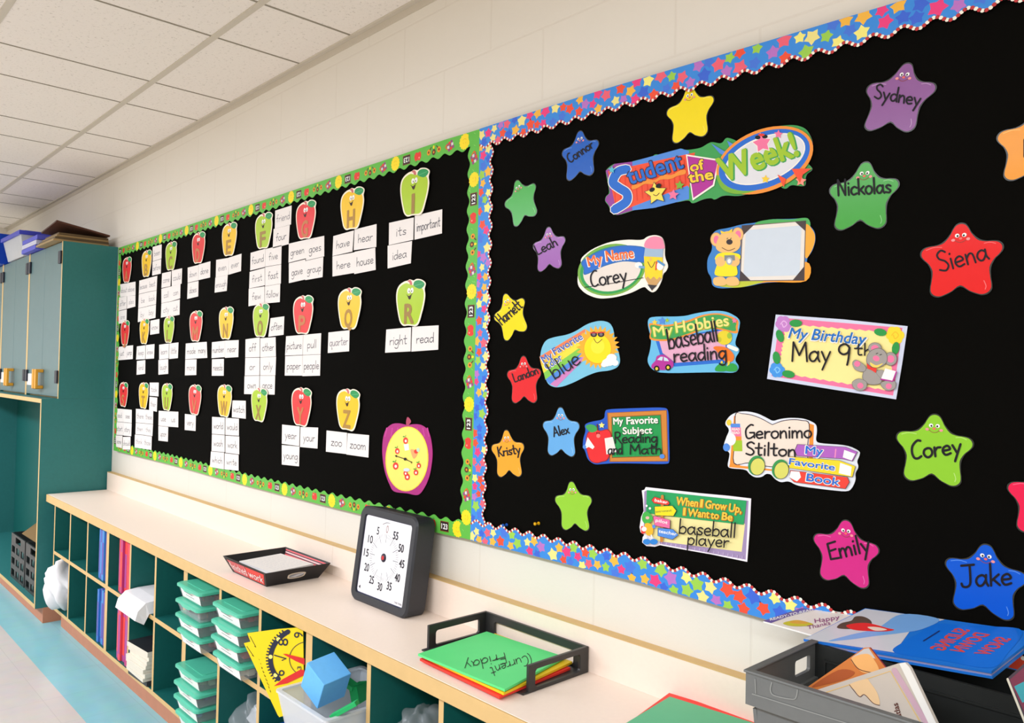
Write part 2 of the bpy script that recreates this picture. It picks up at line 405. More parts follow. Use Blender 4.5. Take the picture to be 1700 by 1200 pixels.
for x0, x1, l in ((-5.14, -2.535, 'long cream backsplash board behind the finished work tray'), (-2.5338, .75, 'cream backsplash board behind the timer and the letter tray')):
    t = thing('backsplash', l, 'backsplash', ((x0+x1)/2, -.01, ZT), 'backsplash boards')
    b = MB(); b.box(x0, x1, -.030, -.0005, ZT+.0003, .846, CREAM); b.build('board', t)
    b = MB(); b.box(x0, x1, -.0305, -.0005, .846, .8485, OAK); b.build('edge_band', t)

# ------------------------------------------------------------------ tall cabinets on the left
DOOR = mat((92, 121, 123), .35, .05, 18, name='teal_door_with_sheen')  # teal doors lightened: reflected window light is put into the base colour
HINGE = mat((34, 38, 52), .4, .05, 40, name='dark_hinge'); PULL = mat((226, 160, 50), .4, .12, 30, name='yellow_wood_pull')
t = thing('storage_cabinet', 'open teal base cabinet holding two black crates, at left', 'cabinet', (-6.4, -.2, 0))
for xa in (-5.182, -7.6):
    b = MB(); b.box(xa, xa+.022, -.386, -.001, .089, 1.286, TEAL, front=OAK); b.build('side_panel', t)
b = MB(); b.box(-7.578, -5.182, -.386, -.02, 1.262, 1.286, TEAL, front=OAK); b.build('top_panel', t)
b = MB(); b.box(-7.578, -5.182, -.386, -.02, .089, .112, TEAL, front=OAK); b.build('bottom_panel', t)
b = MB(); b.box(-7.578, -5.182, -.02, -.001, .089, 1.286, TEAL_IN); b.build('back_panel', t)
b = MB(); b.box(-7.6, -5.16, -.345, -.25, 0, .089, RUST); b.build('toe_kick', t)
def upper(x0, x1, label):
    t = thing('wall_cabinet', label, 'cabinet', ((x0+x1)/2, -.15, 1.29), 'upper cabinets')
    b = MB()
    for a in (x0, x1-.02): b.box(a, a+.02, -.3005, -.001, 1.2865, 2.206, TEAL, front=OAK)
    b.box(x0+.02, x1-.02, -.28, -.001, 1.2865, 1.306, TEAL, front=OAK); b.box(x0+.02, x1-.02, -.28, -.001, 2.186, 2.206, TEAL, front=OAK); b.box(x0+.02, x1-.02, -.012, -.001, 1.306, 2.186, TEAL)
    b.build('carcass', t)
    xm = (x0+x1)/2
    for a, c, s in ((x0+.0215, xm-.0015, -1), (xm+.0015, x1-.0215, 1)):
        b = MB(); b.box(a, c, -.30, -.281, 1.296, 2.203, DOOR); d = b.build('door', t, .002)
        hx = a if s < 0 else c
        for z in (1.375, 2.075):
            b = MB(); b.box(hx-.024+.012*-s, hx+.024+.012*-s, -.312, -.3, z, z+.075, HINGE); b.build('hinge', d, .003)
        px = xm-.036 if s < 0 else xm+.022
        b = MB(); px -= .01
        b.box(px, px+.036, -.33, -.3, 1.335, 1.355, PULL); b.box(px, px+.036, -.33, -.3, 1.435, 1.455, PULL); b.box(px, px+.036, -.345, -.33, 1.335, 1.455, PULL)
        b.build('pull', d, .004)
        if s < 0:
            b = MB(); b.box(xm-.365, xm-.25, -.302, -.30, 1.352, 1.425, WHITE); b.build('label_card', d)
upper(-5.96, -5.16, 'teal wall cabinet nearest the word board')
upper(-6.76, -5.96, 'middle teal wall cabinet under the clear bin')
upper(-7.56, -6.76, 'teal wall cabinet farthest left, cut by the frame')
# ------------------------------------------------------------------ bulletin boards and their borders
FELT = mat((9, 8, 6), .95, .25, 140, .05, 'black_paper')
SX = 1.088
TOPL = [(197.5, 411.5), (290, 381.5), (500, 312), (640, 266), (740, 232), (798.5, 214.5)]
BOTL = [(189, 747.5), (280, 770), (409, 806), (551, 842), (740, 887.5), (783, 896)]
LEFTL = [(197.5, 411.5), (193, 580), (189, 747.5)]
MIDL = [(798.5, 214.5), (797.5, 247), (795, 395), (792, 515), (787.5, 724), (784, 852), (783, 896)]
TOPR = [(798.5, 214.5), (860, 194.6), (1000, 150.5), (1247, 78), (1494, 4), (1700, -58), (1900, -119)]
BOTR = [(783, 896), (860, 915), (1062, 966), (1274, 1027.5), (1450, 1078), (1900, 1208)]
def wxz(p): q = W(*p); return (q.x, q.z)
def inset(pts, dx, dz): return [(x+dx, z+dz) for x, z in pts]
def board(name, label, top, bot, left, right):
    pts = [wxz(p) for p in top]; e = [wxz(p) for p in bot]
    poly = inset(pts, 0, -.012) + [(x, z+.012) for x, z in reversed(e)]
    b = MB(); b.prism([(x, -.0015, z) for x, z in poly], (0, YB+.0025, 0), FELT)
    return tag(b.build(name), label, 'bulletin board')
board('bulletin_board', 'black bulletin board with the alphabet apples and word cards', TOPL, BOTL, None, None)
board('bulletin_board', 'large black bulletin board with name stars and student of the week', TOPR, BOTR, None, None)

def path_frame(pts, closed=False):
    """polyline in wall metres -> length table and function s -> (point, tangent)"""
    L = [0]
    for a, c in zip(pts, pts[1:]): L.append(L[-1]+math.hypot(c[0]-a[0], c[1]-a[1]))
    def at(s):
        s = max(0, min(L[-1]-1e-6, s))
        for i in range(len(pts)-1):
            if s <= L[i+1]:
                t = (s-L[i])/(L[i+1]-L[i]); a, c = pts[i], pts[i+1]; d = L[i+1]-L[i]
                return (a[0]+(c[0]-a[0])*t, a[1]+(c[1]-a[1])*t), ((c[0]-a[0])/d, (c[1]-a[1])/d)
    return L[-1], at
GREEN_B = ink(98, 186, 72); GREEN_D = ink(70, 160, 60); SUN_Y = ink(250, 222, 40); SUN_O = ink(226, 180, 30); ARED = ink(228, 62, 52); BRN = ink(96, 52, 40); PLUM = ink(150, 70, 130); ORG = ink(232, 150, 40); SKY = ink(92, 160, 220)
def strip(name, label, pts, side, width, amp, per, base, deco, d0, sx=1.0, phase=0.0, group=None):
    """scalloped paper strip; the straight edge follows pts, the scallops point to side (+1 = left of travel)"""
    n_s, at = path_frame(pts)
    cv = Canvas(lambda s, v: Vector((at(s)[0][0]-at(s)[1][1]*v*side, YB, at(s)[0][1]+at(s)[1][0]*v*side)), NW, None, d0)
    N = int(n_s/per*8); mb = cv.mb
    top = [(n_s*i/N, 0) for i in range(N+1)]
    def edge(s): return width-amp+amp*(abs(math.sin(math.pi*(s/per+phase)))**.8*1.4-.4 if False else .5-.5*math.cos(2*math.pi*(s/per+phase)))
    edg = [(s, edge(s)) for s, _ in top]
    th = .0007
    for i in range(N):
        q = [top[i], top[i+1], edg[i+1], edg[i]]
        f = [cv.P(a, d0+th) for a in q]; r = [cv.P(a, d0) for a in q]
        mb.face(f, base, NW); mb.face([r[3], r[2], f[2], f[3]], base); mb.face([r[0], r[1], f[1], f[0]], base)
    cv.d = d0+th; cv.yup = True
    deco(cv, n_s, edge)
    return tag(cv.part(name, None), label, 'border strip', group)
def apple_deco(off, vc=.024, k=1.0, per=.333):
    def f(cv, n, edge):
        P = per; x = off-P*14; base = cv.d
        rnd = random.Random(3)
        for _ in range(int(n/.03)):
            s, v = rnd.uniform(0.005, n-.005), rnd.uniform(.006, .04)
            cv.d = base; cv.line([(s, v), (s+.004, v+.006)], .0012, ink(150, 215, 110))
        while x < n+P:
            for dx, kind in ((0, 's'), (.19, 'b'), (.42, 't'), (.655, 'a'), (.825, '1')):
                s = x+dx*P
                if not .016 < s < n-.016: continue
                c = vc
                if kind == 's':
                    cv.d = base+.0001
                    cv.poly(star_pts(s, c, .0235*k, 0, .88, 14), SUN_Y); cv.ell(s, c, .017*k, .017, SUN_Y)
                    for e in (-1, 1): cv.ell(s+.005*e*k, c+.004, .0014*k, .002, SUN_O, n=6)
                    cv.line([(s-.007*k, c-.005), (s, c-.009), (s+.007*k, c-.005)], .0014, SUN_O, True)
                elif kind == '1':
                    cv.d = base+.0001
                    cv.poly([(s-.019*k, c-.0155), (s+.019*k, c-.0155), (s+.019*k, c+.0155), (s-.019*k, c+.0155)], ink(120, 56, 40)); cv.poly([(s-.0165*k, c-.013), (s+.0165*k, c-.013), (s+.0165*k, c+.013), (s-.0165*k, c+.013)], ink(48, 34, 36))
                    cv.text('123', (s-.0135*k, c-.0075), (s+.0135*k, c-.0075), .0155, WHITE, .03)
                elif kind == 'a':
                    cv.d = base+.0001
                    cv.smooth([(s-.017*k, c), (s-.012*k, c-.013), (s-.002, c-.011), (s+.010*k, c-.013), (s+.017*k, c), (s+.010*k, c+.015), (s, c+.012), (s-.010*k, c+.015)], ARED)
                    cv.ell(s+.006*k, c+.017, .005*k, .003, GREEN_D); cv.ell(s-.007*k, c+.006, .003*k, .003, ink(250, 170, 150), n=8)
                elif kind == 't':
                    cv.d = base+.0001
                    for e, (cc, ic) in zip((-1, 0, 1), ((ORG, BRN), (BRN, ORG), (ORG, BRN))):
                        u = s+e*.024*k; w = c+(.004 if e == 0 else 0)
                        cv.line([(u, w), (u-e*.012*k, w-.014)], .004, BRN); cv.ell(u, w, .0085*k, .0095, cc, n=12); cv.ell(u, w, .0035*k, .004, ic, n=8)
                    cv.ell(s, c-.012, .004*k, .006, SUN_Y, n=8)
                else:
                    cv.d = base+.0001
                    a = math.radians(25)
                    for i in range(3):
                        for j in range(3):
                            ux, uy = (i-1)*.0095, (j-1)*.0095
                            px, py = s+(ux*math.cos(a)-uy*math.sin(a))*k, c+ux*math.sin(a)+uy*math.cos(a)
                            cv.poly([(px-.0045*k, py-.0045), (px+.0045*k, py-.0045), (px+.0045*k, py+.0045), (px-.0045*k, py+.0045)], (PLUM if (i+j) % 2 == 0 else (ARED if i == 1 else ink(225, 210, 220))))
                    cv.line([(s+.012*k, c-.006), (s+.021*k, c), (s+.012*k, c+.010)], .004, ink(226, 100, 40), True)
            x += P
    return f
SCOL = [ink(236, 66, 128), ink(240, 84, 58), ink(244, 184, 70), ink(246, 236, 130), ink(156, 206, 80), ink(64, 104, 214), ink(186, 116, 196), ink(74, 120, 220), ink(240, 226, 140), ink(238, 100, 120)]
BLUE_B = ink(62, 140, 222); BEADR = ink(196, 60, 60); BEADW = ink(250, 244, 226)
def star_deco(seed, width):
    def f(cv, n, edge):
        rnd = random.Random(seed); placed = []
        for _ in range(int(n*4200)):
            s, v = rnd.uniform(.004, n-.004), rnd.uniform(.002, width-.01); r = rnd.uniform(.0125, .0185)
            if v+r*.7 > edge(s)-.003 or v < r*.35: continue
            if all(math.hypot((s-a)/SXS(cv), v-c) > (r+q)*.80 for a, c, q in placed[-160:]): placed.append((s, v, r))
        cv.up()
        for s, v, r in placed:
            rot = rnd.uniform(0, 72); m = rnd.choice(SCOL); inn = .62
            pts = [(s+(x-s)*SXS(cv), max(y, 0.0002)) for x, y in star_pts(s, v, r, rot, inn)]
            cv.mb.face([cv.P(q) for q in pts], m, NW)
        k = 0; s = .003; cv.d += .0002
        while s < n-.003:
            e = edge(s)-.002
            cv.mb.face([cv.P(q) for q in ell(s, e, .0036*SXS(cv), .0036, n=8)], BEADW if k % 2 else BEADR, NW)
            sl = abs(edge(s+.001)-edge(s-.001))/.002
            s += .0058/math.sqrt(1+sl*sl)*(SXS(cv)); k += 1
    return f
def SXS(cv): return getattr(cv, 'sx', 1.0)
def run(L): return [wxz(p) for p in L]
# green apple border round the word board
def gstrip(label, pts, side, off, horiz, d0, flip, phase=0.0):
    k = SX if horiz else 1.0
    o = strip('green_border', label, pts, side, .054, .011, .0555*k, GREEN_B, apple_deco(off, .024, k, .333*k), d0, phase=phase, group='green school border strips')
    return o
def s_of(pts, p):
    """arc length along pts of the wall point under photo position p"""
    q = wxz(p); best = (9, 0); acc = 0
    for a, c in zip(pts, pts[1:]):
        d = math.hypot(c[0]-a[0], c[1]-a[1]); t = max(0, min(1, ((q[0]-a[0])*(c[0]-a[0])+(q[1]-a[1])*(c[1]-a[1]))/d/d))
        e = math.hypot(a[0]+(c[0]-a[0])*t-q[0], a[1]+(c[1]-a[1])*t-q[1]); best = min(best, (e, acc+t*d)); acc += d
    return best[1]
tl = run(TOPL)[::-1]; bl = run(BOTL); ll = run(LEFTL); ml = run(MIDL); 
inner = [(x+.001, z) for x, z in ml]
gstrip('green scalloped school border along the bottom of the word board', bl, 1, s_of(bl, (551, 831)), True, .0, True, .1)
gstrip('green scalloped school border down the left edge of the word board', [(x, z) for x, z in ll], 1, s_of(ll, (192, 470)), False, .0009, False)
gstrip('green scalloped school border along the top of the word board', tl, 1, s_of(tl, (772.5, 236)), True, .0018, False, .2)
gstrip('green scalloped school border up the right edge of the word board', inner[::-1], 1, s_of(inner[::-1], (779, 671)), False, .0027, True)
# star border round the large board
tr_ = run(TOPR); br_ = run(BOTR)
def sstrip(label, pts, side, horiz, d0, seed, phase=0.0):
    Canvas.sx = SX if horiz else 1.0
    o = strip('star_border', label, pts, side, .063, .0125, .0535*(SX if horiz else 1.0)*(.935 if horiz else 1), BLUE_B, star_deco(seed, .063), d0, phase=phase, group='star border strips')
    Canvas.sx = 1.0
    return o
sstrip('blue star border with beaded scallops down the left edge of the large board', [(x+.0005, z) for x, z in ml], 1, False, .0036, 5)
sstrip('blue star border with beaded scallops along the top of the large board', tr_, -1, True, .0045, 8)
sstrip('blue star border with beaded scallops along the bottom of the large board', br_, 1, True, .0045, 11)

# ------------------------------------------------------------------ word cards
PAPER = mat((238, 232, 228), .6, .02, 40, name='white_card'); PENCIL = mat((70, 68, 78), .6, .05, 40, name='grey_marker')
PENCIL_L = mat((120, 116, 124), .6, .05, 40, name='faint_marker')
def word_card(q, word, label, group, faint=False, d=.0006, hh=.52):
    """q = (xTL,yTL, xTR,yTR, xBR,yBR, xBL,yBL) in the photograph"""
    P = [W(q[i], q[i+1]) for i in (0, 2, 4, 6)]
    cv = Canvas(quad_map(*P), NW, None, d)
    cv.cut([(0, 0), (1, 0), (1, 1), (0, 1)], .0007, PAPER)
    o = tag(cv.part('word_card', None), label, 'word card', group)
    _, tot = hand_strokes(word)
    w = min(.86, .15+tot*.27); x0 = .5-w/2; h = .40
    # strokes are drawn in card space; ribbon width follows the card height
    K, _ = hand_strokes(word)
    asp = (P[1]-P[0]).length/(P[3]-P[0]).length
    cv2 = Canvas(lambda x, y: quad_map(*P)(x/asp, y), NW, None, cv.d+.0001)
    for k in K:
        pts = [((x0+u*w)*asp, .68-v*h) for u, v in k]
        cv2.polys(ribbon(pts, .036), PENCIL_L if faint else PENCIL)
        cv2.d -= cv2.step
    cv2.part('lettering', o)
    return o
# one row per card: apple letter, colour, word or position, corner positions
CARDS = {
 'I': ('green', [('its', (646.5,370,687.5,361,686.5,398,646,407)), ('important', (689.5,358,735,347.5,734.5,387.5,689,398)), ('idea', (644,408,684.5,400,682.5,437,644,445.7))]),
 'H': ('yellow', [('have', (553.8,392,588,382.5,585.5,417.5,552.5,425)), ('hear', (589.5,381,626,372,625.5,410,588,415.5)), ('here', (552.5,425.6,589,418.8,588.5,453,552.5,459)), ('house', (589.4,418,623.8,411,624.5,448,588.9,455))]),
 'G': ('red', [('green', (480,404.5,508.8,397.8,508.3,428.8,479.5,436)), ('goes', (509,397.8,539,391.5,539,425.5,508.6,432.5)), ('gave', (480,437,507.3,430.5,507.3,463.8,480,470)), ('group', (507.6,433.5,537.5,426.5,536.3,460,507.6,465))]),
 'F': ('green', [('friend', (457.3,349.7,484.6,341,483.5,372.6,456.6,379.6)), ('four', (455,380.3,481.8,373.5,480,405.3,453.6,412.3)), ('found', (416.5,419.7,440.8,412.8,440.3,443,415.8,449)), ('five', (441.4,413.6,468.3,407,467.6,438.4,441,442.8)), ('first', (415,451.3,440,444.5,440.1,473.6,414,478.8)), ('fast', (441,443.6,467.6,439,467,470.6,441,475)), ('few', (413.4,479.3,439.4,475.3,439.4,503.8,413,508.4)), ('follow', (440.5,475.5,466,471.2,465.2,501.4,440.3,503.8))]),
 'E': ('yellow', [('even', (359.3,431.4,380.3,428,379.6,456,358.6,460.4)), ('ever', (380.7,427.6,401.7,421,400.8,450,380.4,456)), ('enough', (357.9,460.8,378.4,456.4,376.8,482.8,356.7,485.8))]),
 'D': ('red', [('down', (312,444.3,329.9,439.8,329.4,465.3,312,469.2)), ('done', (330.5,439.2,350,433.7,349.5,460.6,330,465)), ('does', (312,470,329.9,466.2,329.4,492,311.2,496.3))]),
 'C': ('green', [('come', (269.5,453.7,284.5,450.3,283.3,475,268.3,478)), ('could', (285.8,449.2,303,445.3,302.2,470.8,285.8,475)), ('call', (268.3,479.2,284.7,475.4,284.7,500,268.3,503.3)), ('can', (285,475.4,300.3,471.3,299.7,495.3,285,500)), ('city', (268.3,503.7,284.7,500.6,284.7,524.2,267.5,527.2)), ('cut', (285,500.6,299.2,497,298.7,522.5,284.9,525))]),
 'B': ('yellow', [('been', (253.8,410,268.8,405.5,268.3,429.2,253.8,433.7)), ('before', (253.8,434.4,268.3,430,267.5,454.2,253.3,457.5)), ('because', (231.7,465.8,245.8,462,245.3,484.6,230.8,488)), ('best', (246.1,461.9,261.7,457.8,260.6,481.8,245.6,484.6)), ('be', (230.8,488.6,245.3,485.2,244.6,508.4,230,511.5)), ('book', (245.6,485.2,260.6,482.3,259.6,505,244.9,508.2)), ('by', (230,512,244.6,509,243.4,531.2,229.2,534.7)), ('boy', (244.9,508.9,259.6,505.6,258.7,527.5,243.7,531))]),
 'A': ('red', [('about above', (199.7,472,225.3,467.5,225.3,489.8,198.3,493.3)), ('after', (198.3,493.9,211.1,491.8,210.9,512.6,197.5,515.8)), ('also', (211.4,491.6,225.2,490.2,225,508.8,211.2,512.4)), ('are', (197.5,516.7,211,513.4,210.5,535.3,197.5,537.5))]),
 'J': ('red', [('just', (197,575.8,209,574.4,208.6,597,196,598)), ('jump', (209.3,574.3,221.6,573,221,595.9,208.9,597))]),
 'K': ('yellow', [('know', (250,532.3,265,529.4,264.6,553.3,249.6,555.7)), ('keep', (227.9,575,242,573,241.7,596,226.6,596.8)), ('knew', (242.4,572.9,256.9,571,256,595,242.1,595.9)), ('kind', (227.9,599.2,241.9,597.6,241.6,620.5,227.4,622.2))]),
 'L': ('green', [('learn', (264.6,572.2,281,570,280.5,595,264.6,596.8)), ('little', (282,570.2,297,568.3,296,594.4,281.5,595.9)), ('laugh', (263.4,597.6,279.6,595.9,279.6,620.5,263.4,622))]),
 'M': ('red', [('made', (308.8,570.2,327.4,568.5,327.4,595,308,596.3)), ('many', (327.9,568.5,343.9,567.3,344.8,594,327.8,595)), ('more', (308,596.9,326.7,596.3,326.2,622.5,307.4,623))]),
 'N': ('yellow', [('number', (352.3,568,373.8,565.6,373.8,592.7,351.6,594.4)), ('near', (374.3,565.4,397,564.4,396.3,592.7,374.3,594)), ('needs', (352.3,596.3,372.1,595.6,371.7,623.7,352,623.7))]),
 'O': ('green', [('often', (449.5,528.2,472.4,525,471.2,555.7,445.9,558.9)), ('off', (408.4,563.2,432,560,432,592.7,408,593.4)), ('other', (432.6,561.3,458,559.6,458.4,591.5,432.5,593.2)), ('or', (408,594,431.8,593.6,431.4,622.9,407.2,623.6)), ('only', (432.4,593.7,458.7,592,457.5,623,432.2,623)), ('own', (406.7,624.3,431.4,623.5,431,654.4,406,654)), ('once', (432,623.5,457.2,623.5,456.3,655,431.7,654.4))]),
 'P': ('red', [('picture', (475.4,558.2,503.5,555.8,502.7,589,473.7,590.2)), ('pull', (504.3,555.8,534,553,532.9,587.9,503.5,589)), ('paper', (474,591.2,502.5,589.8,502.3,623.5,473.2,623.4)), ('people', (503.3,589.6,532.9,588.4,532,623.5,502.9,624.3))]),
 'Q': ('yellow', [('quarter', (545.8,551.8,580.7,548,580,583,544.6,586))]),
 'R': ('green', [('right', (641.8,547,683,543.2,682,583.2,639.8,585.5)), ('read', (685.2,542.4,729,540,728.3,580.4,683.7,583.6))]),
 'S': ('red', [('said', (192.6,677.8,205.2,679,205.2,700.6,192.9,699.6)), ('see', (205.6,679,219.4,680.2,219.2,702,205.6,700.7)), ('start', (192.9,700.1,205.2,701.2,205,722.6,193.4,721.8)), ('story', (205.6,701.3,219.2,702.6,218.4,724.2,205.5,723)), ('some', (193.4,722.4,204.6,723.2,203.7,743.8,194,741.4)), ('should', (205.6,725,218.2,725,218,746.2,204.9,746))]),
 'T': ('yellow', [('took', (248.9,635,263.9,635,263.4,658,248.4,656.8)), ('their', (248.9,658.6,261.7,660,261,683.4,248.2,680.5)), ('there', (226,678.5,240.4,679.7,240.2,702.4,225.8,701.3)), ('these', (240.8,679.8,255,681,254.6,703.8,240.6,702.5)), ('then', (225.8,701.9,240.2,703,239.8,721.8,225.2,720.6)), ('they', (240.6,703.1,254.6,704.4,253.6,724,240.2,722)), ('think', (225.2,721.2,239.6,722.4,239,744.6,224.7,742.6)), ('those', (240,722.5,253.6,724.6,253,746.7,239.4,744.8))]),
 'U': ('green', [('use', (263.9,681.7,279.6,682.7,279.4,708,263.4,706.3)), ('us', (280,682.7,296.7,683.4,296.5,709.2,279.8,708)), ('upon', (263.4,706.9,279.6,708.7,279,733,263.4,731.2))]),
 'V': ('red', [('very', (307.4,687,325.5,689,325,715.3,307,713.6))]),
 'W': ('yellow', [('watch', (386,664.5,408.4,665.2,408.4,695,385.4,692.5)), ('world', (352.8,691.8,374,693,373.8,721.6,352.6,720)), ('would', (374.8,693.3,397,695,397,723.3,374.6,721.8)), ('wash', (352.6,720.8,373.8,722.5,373.8,750.5,352,748.6)), ('work', (374.8,723,397.5,724.4,397.5,754.2,374.6,751.3)), ('which', (352,749.2,373.8,751.2,373.4,778.8,350.4,774.7)), ('write', (374.6,752.2,397.5,754.9,397.5,781.2,374,778.8))]),
 'Y': ('red', [('year', (468.8,704.6,498,707.7,497.2,740.4,468.3,736.5)), ('your', (499.6,708.5,529,709.7,527.8,744.5,498.8,741.8)), ('young', (468.3,738.5,497.6,741.2,496.8,774,468.3,771))]),
 'Z': ('yellow', [('zoo', (542.7,714.4,576.7,718.3,575.6,753.6,541.5,749.6)), ('zoom', (578,719,613.6,722.2,612.4,759.4,576,754.3))]),
}
FAINT = {('F', 'friend'), ('Q', 'quarter'), ('E', 'even'), ('E', 'ever'), ('E', 'enough'), ('D', 'down'), ('M', 'more')}
ILLEG = set('ABCEJKLST') | {('D', 'down'), ('N', 'needs'), ('F', 'friend'), ('V', 0), ('N', 'number'), ('M', 'more')}
POS = {  # position words for the cards whose writing is too blurred to read in the photograph
 'A': ['wide top card of the block', 'middle left card of the block', 'middle right card of the block', 'lowest card of the block'],
 'B': ['upper one of two beside the apple', 'lower one of two beside the apple', 'first row left of the block below', 'first row right of the block below', 'second row left of the block below', 'second row right of the block below', 'third row left of the block below', 'third row right of the block below'],
 'C': ['top row left', 'top row right', 'middle row left', 'middle row right', 'bottom row left', 'bottom row right'],
 'E': ['left one of the upper pair', 'right one of the upper pair', 'lowest card'],
 'J': ['left one of the pair', 'right one of the pair'],
 'K': ['card right beside the apple', 'left one of the pair below', 'right one of the pair below', 'lowest card'],
 'L': ['left one of the pair', 'right one of the pair', 'lowest card'],
 'S': ['top row left', 'top row right', 'middle row left', 'middle row right', 'bottom row left', 'bottom row right'],
 'T': ['upper one of two beside the apple', 'lower one of two beside the apple', 'first row left of the block below', 'first row right of the block below', 'second row left of the block below', 'second row right of the block below', 'third row left of the block below', 'third row right of the block below'],
}
for L, (colr, cards) in CARDS.items():
    for i, (w, q) in enumerate(cards):
        if L in POS: lab = 'small word card at the %s apple %s, %s' % (colr, L, POS[L][i])
        elif (L, w) in (('D', 'down'),): lab = 'word card under the red apple D, left one of the upper pair'
        elif (L, w) == ('F', 'friend'): lab = 'faint word card beside the green apple F, above the card four'
        elif (L, w) == ('M', 'more'): lab = 'lowest word card under the red apple M'
        elif (L, w) == ('N', 'number'): lab = 'word card under the yellow apple N, left one of the upper pair'
        elif (L, w) == ('N', 'needs'): lab = 'lowest word card under the yellow apple N'
        else: lab = 'white word card reading %s at the %s apple %s' % (w, colr, L)
        word_card(q, w, lab, 'word cards on the alphabet board', (L, w) in FAINT or L in 'ABCKLT', d=.0006+.0009*(i % 2) + (.0030 if q[5] > 735 and q[0] < 260 or w in ('which', 'write') else 0))

# ------------------------------------------------------------------ alphabet apples
def a_pt(x, y): return ((x-843)*.1415/190, -((y+.258*(x-843))-401)*.157/318)
AP_OUT = [a_pt(*p) for p in ((838, 252), (822, 262), (798, 272), (768, 298), (750, 335), (746, 385), (752, 440), (764, 500), (777, 542), (800, 561), (830, 553), (858, 549), (884, 546), (904, 520), (920, 460), (933, 400), (940, 340), (935, 300), (941, 262), (915, 243), (882, 243), (862, 256))]
AP_IN = [a_pt(*p) for p in ((836, 283), (812, 280), (776, 304), (758, 340), (754, 388), (760, 440), (772, 498), (784, 536), (802, 551), (830, 544), (858, 541), (880, 536), (897, 512), (912, 456), (925, 398), (931, 340), (922, 300), (890, 283), (862, 286))]
AP_LEAF = [a_pt(*p) for p in ((862, 286), (868, 262), (890, 250), (915, 251), (934, 266), (926, 288), (905, 303), (880, 298))]
AP_STEM = [a_pt(*p) for p in ((840, 286), (832, 270), (822, 268), (828, 259), (842, 256), (852, 270), (852, 286))]
AC = {'red': (ink(226, 52, 54, .3), ink(196, 120, 72)), 'yellow': (ink(242, 196, 34, .3), ink(176, 134, 60)), 'green': (ink(172, 204, 44, .3), ink(160, 128, 66))}
APB = mat((246, 236, 214), .4, .03, 40, name='cut_card_edge'); LEAFG = ink(38, 150, 84, .35); PINKSTEM = ink(206, 110, 110); MOUTH = ink(60, 34, 26)
def apple(letter, colr, px, yt, yb, label):
    c = W(px, (yt+yb)/2); zt, zb = W(px, yt).z, W(px, yb).z
    c = Vector((c.x, YB, (zt+zb)/2)); k = (zt-zb)/.157
    cv = Canvas(lambda u, v: Vector((c.x+u*SX*k, YB, c.z+v*k)), NW, None, .0062); cv.yup = True
    cv.cut(catmull(AP_OUT, True, 3), .0009, APB)
    o = tag(cv.part('apple_cutout', None), label, 'apple cutout', 'alphabet apples')
    body, lc = AC[colr]
    cv.smooth(AP_IN, body, 3); cv.part('apple_body', o)
    cv.smooth(AP_STEM, PINKSTEM, 3); cv.part('stem', o)
    cv.smooth(AP_LEAF, LEAFG, 3); cv.line([a_pt(866, 290), a_pt(926, 266)], .001, ink(120, 200, 140)); cv.part('leaf', o)
    e = a_pt(843, 324)
    for s in (-1, 1): cv.ell(e[0]+s*.008, e[1], .0075, .009, WHITE, n=12)
    for s in (-1, 1): cv.ell(e[0]+s*.006, e[1]-.002, .0022, .0032, BLACK, n=8)
    q = (e[0]-.002, e[1]-.018)
    cv.poly([(q[0]-.013, q[1]+.003), (q[0]-.004, q[1]-.001), (q[0]+.008, q[1]+.004), (q[0]+.004, q[1]-.008), (q[0]-.002, q[1]-.011), (q[0]-.007, q[1]-.007)], MOUTH)
    cv.line([(q[0]-.016, q[1]+.006), (q[0]-.004, q[1]), (q[0]+.012, q[1]+.008)], .0016, MOUTH, True)
    cv.part('face', o)
    V, _ = text_geo(letter, .03); h = .062; w = {'I': .011, 'W': .062, 'M': .056}.get(letter, .044)
    x = -.004
    cv.text(letter, (x-w/2, -.066), (x+w/2, -.066), h, lc, .03); cv.part('letter', o)
    return o
APP = [('A', 212.7, 425.6, 470), ('B', 245.4, 414, 460.6), ('C', 286, 400, 449.6), ('D', 331.7, 384, 438.4), ('E', 383, 368.4, 426), ('F', 440, 352, 414), ('G', 510, 332, 398), ('H', 587, 310.5, 382.5), ('I', 690.7, 280, 360),
       ('J', 209.5, 530.6, 574), ('K', 241.6, 527.5, 572), ('L', 282.5, 523, 570), ('M', 327.4, 514, 568), ('N', 377.7, 507.4, 564.4), ('O', 435.5, 501.6, 560.6), ('P', 505.5, 488.4, 555.8), ('Q', 582.6, 475.5, 548), ('R', 684, 461.8, 543),
       ('S', 207, 632.6, 676), ('T', 240.4, 633, 679), ('U', 279.3, 634.3, 682.4), ('V', 325.7, 636.2, 689.6), ('W', 375, 636.2, 693), ('X', 432.6, 641.8, 700.8), ('Y', 502.7, 640.8, 708.5), ('Z', 580, 642.7, 715.6)]
for L, px, yt, yb in APP:
    colr = CARDS[L][0] if L in CARDS else 'green'
    apple(L, colr, px, yt, yb, '%s smiling apple cutout with the letter %s on the word board' % ({'green': 'lime green'}.get(colr, colr), L))

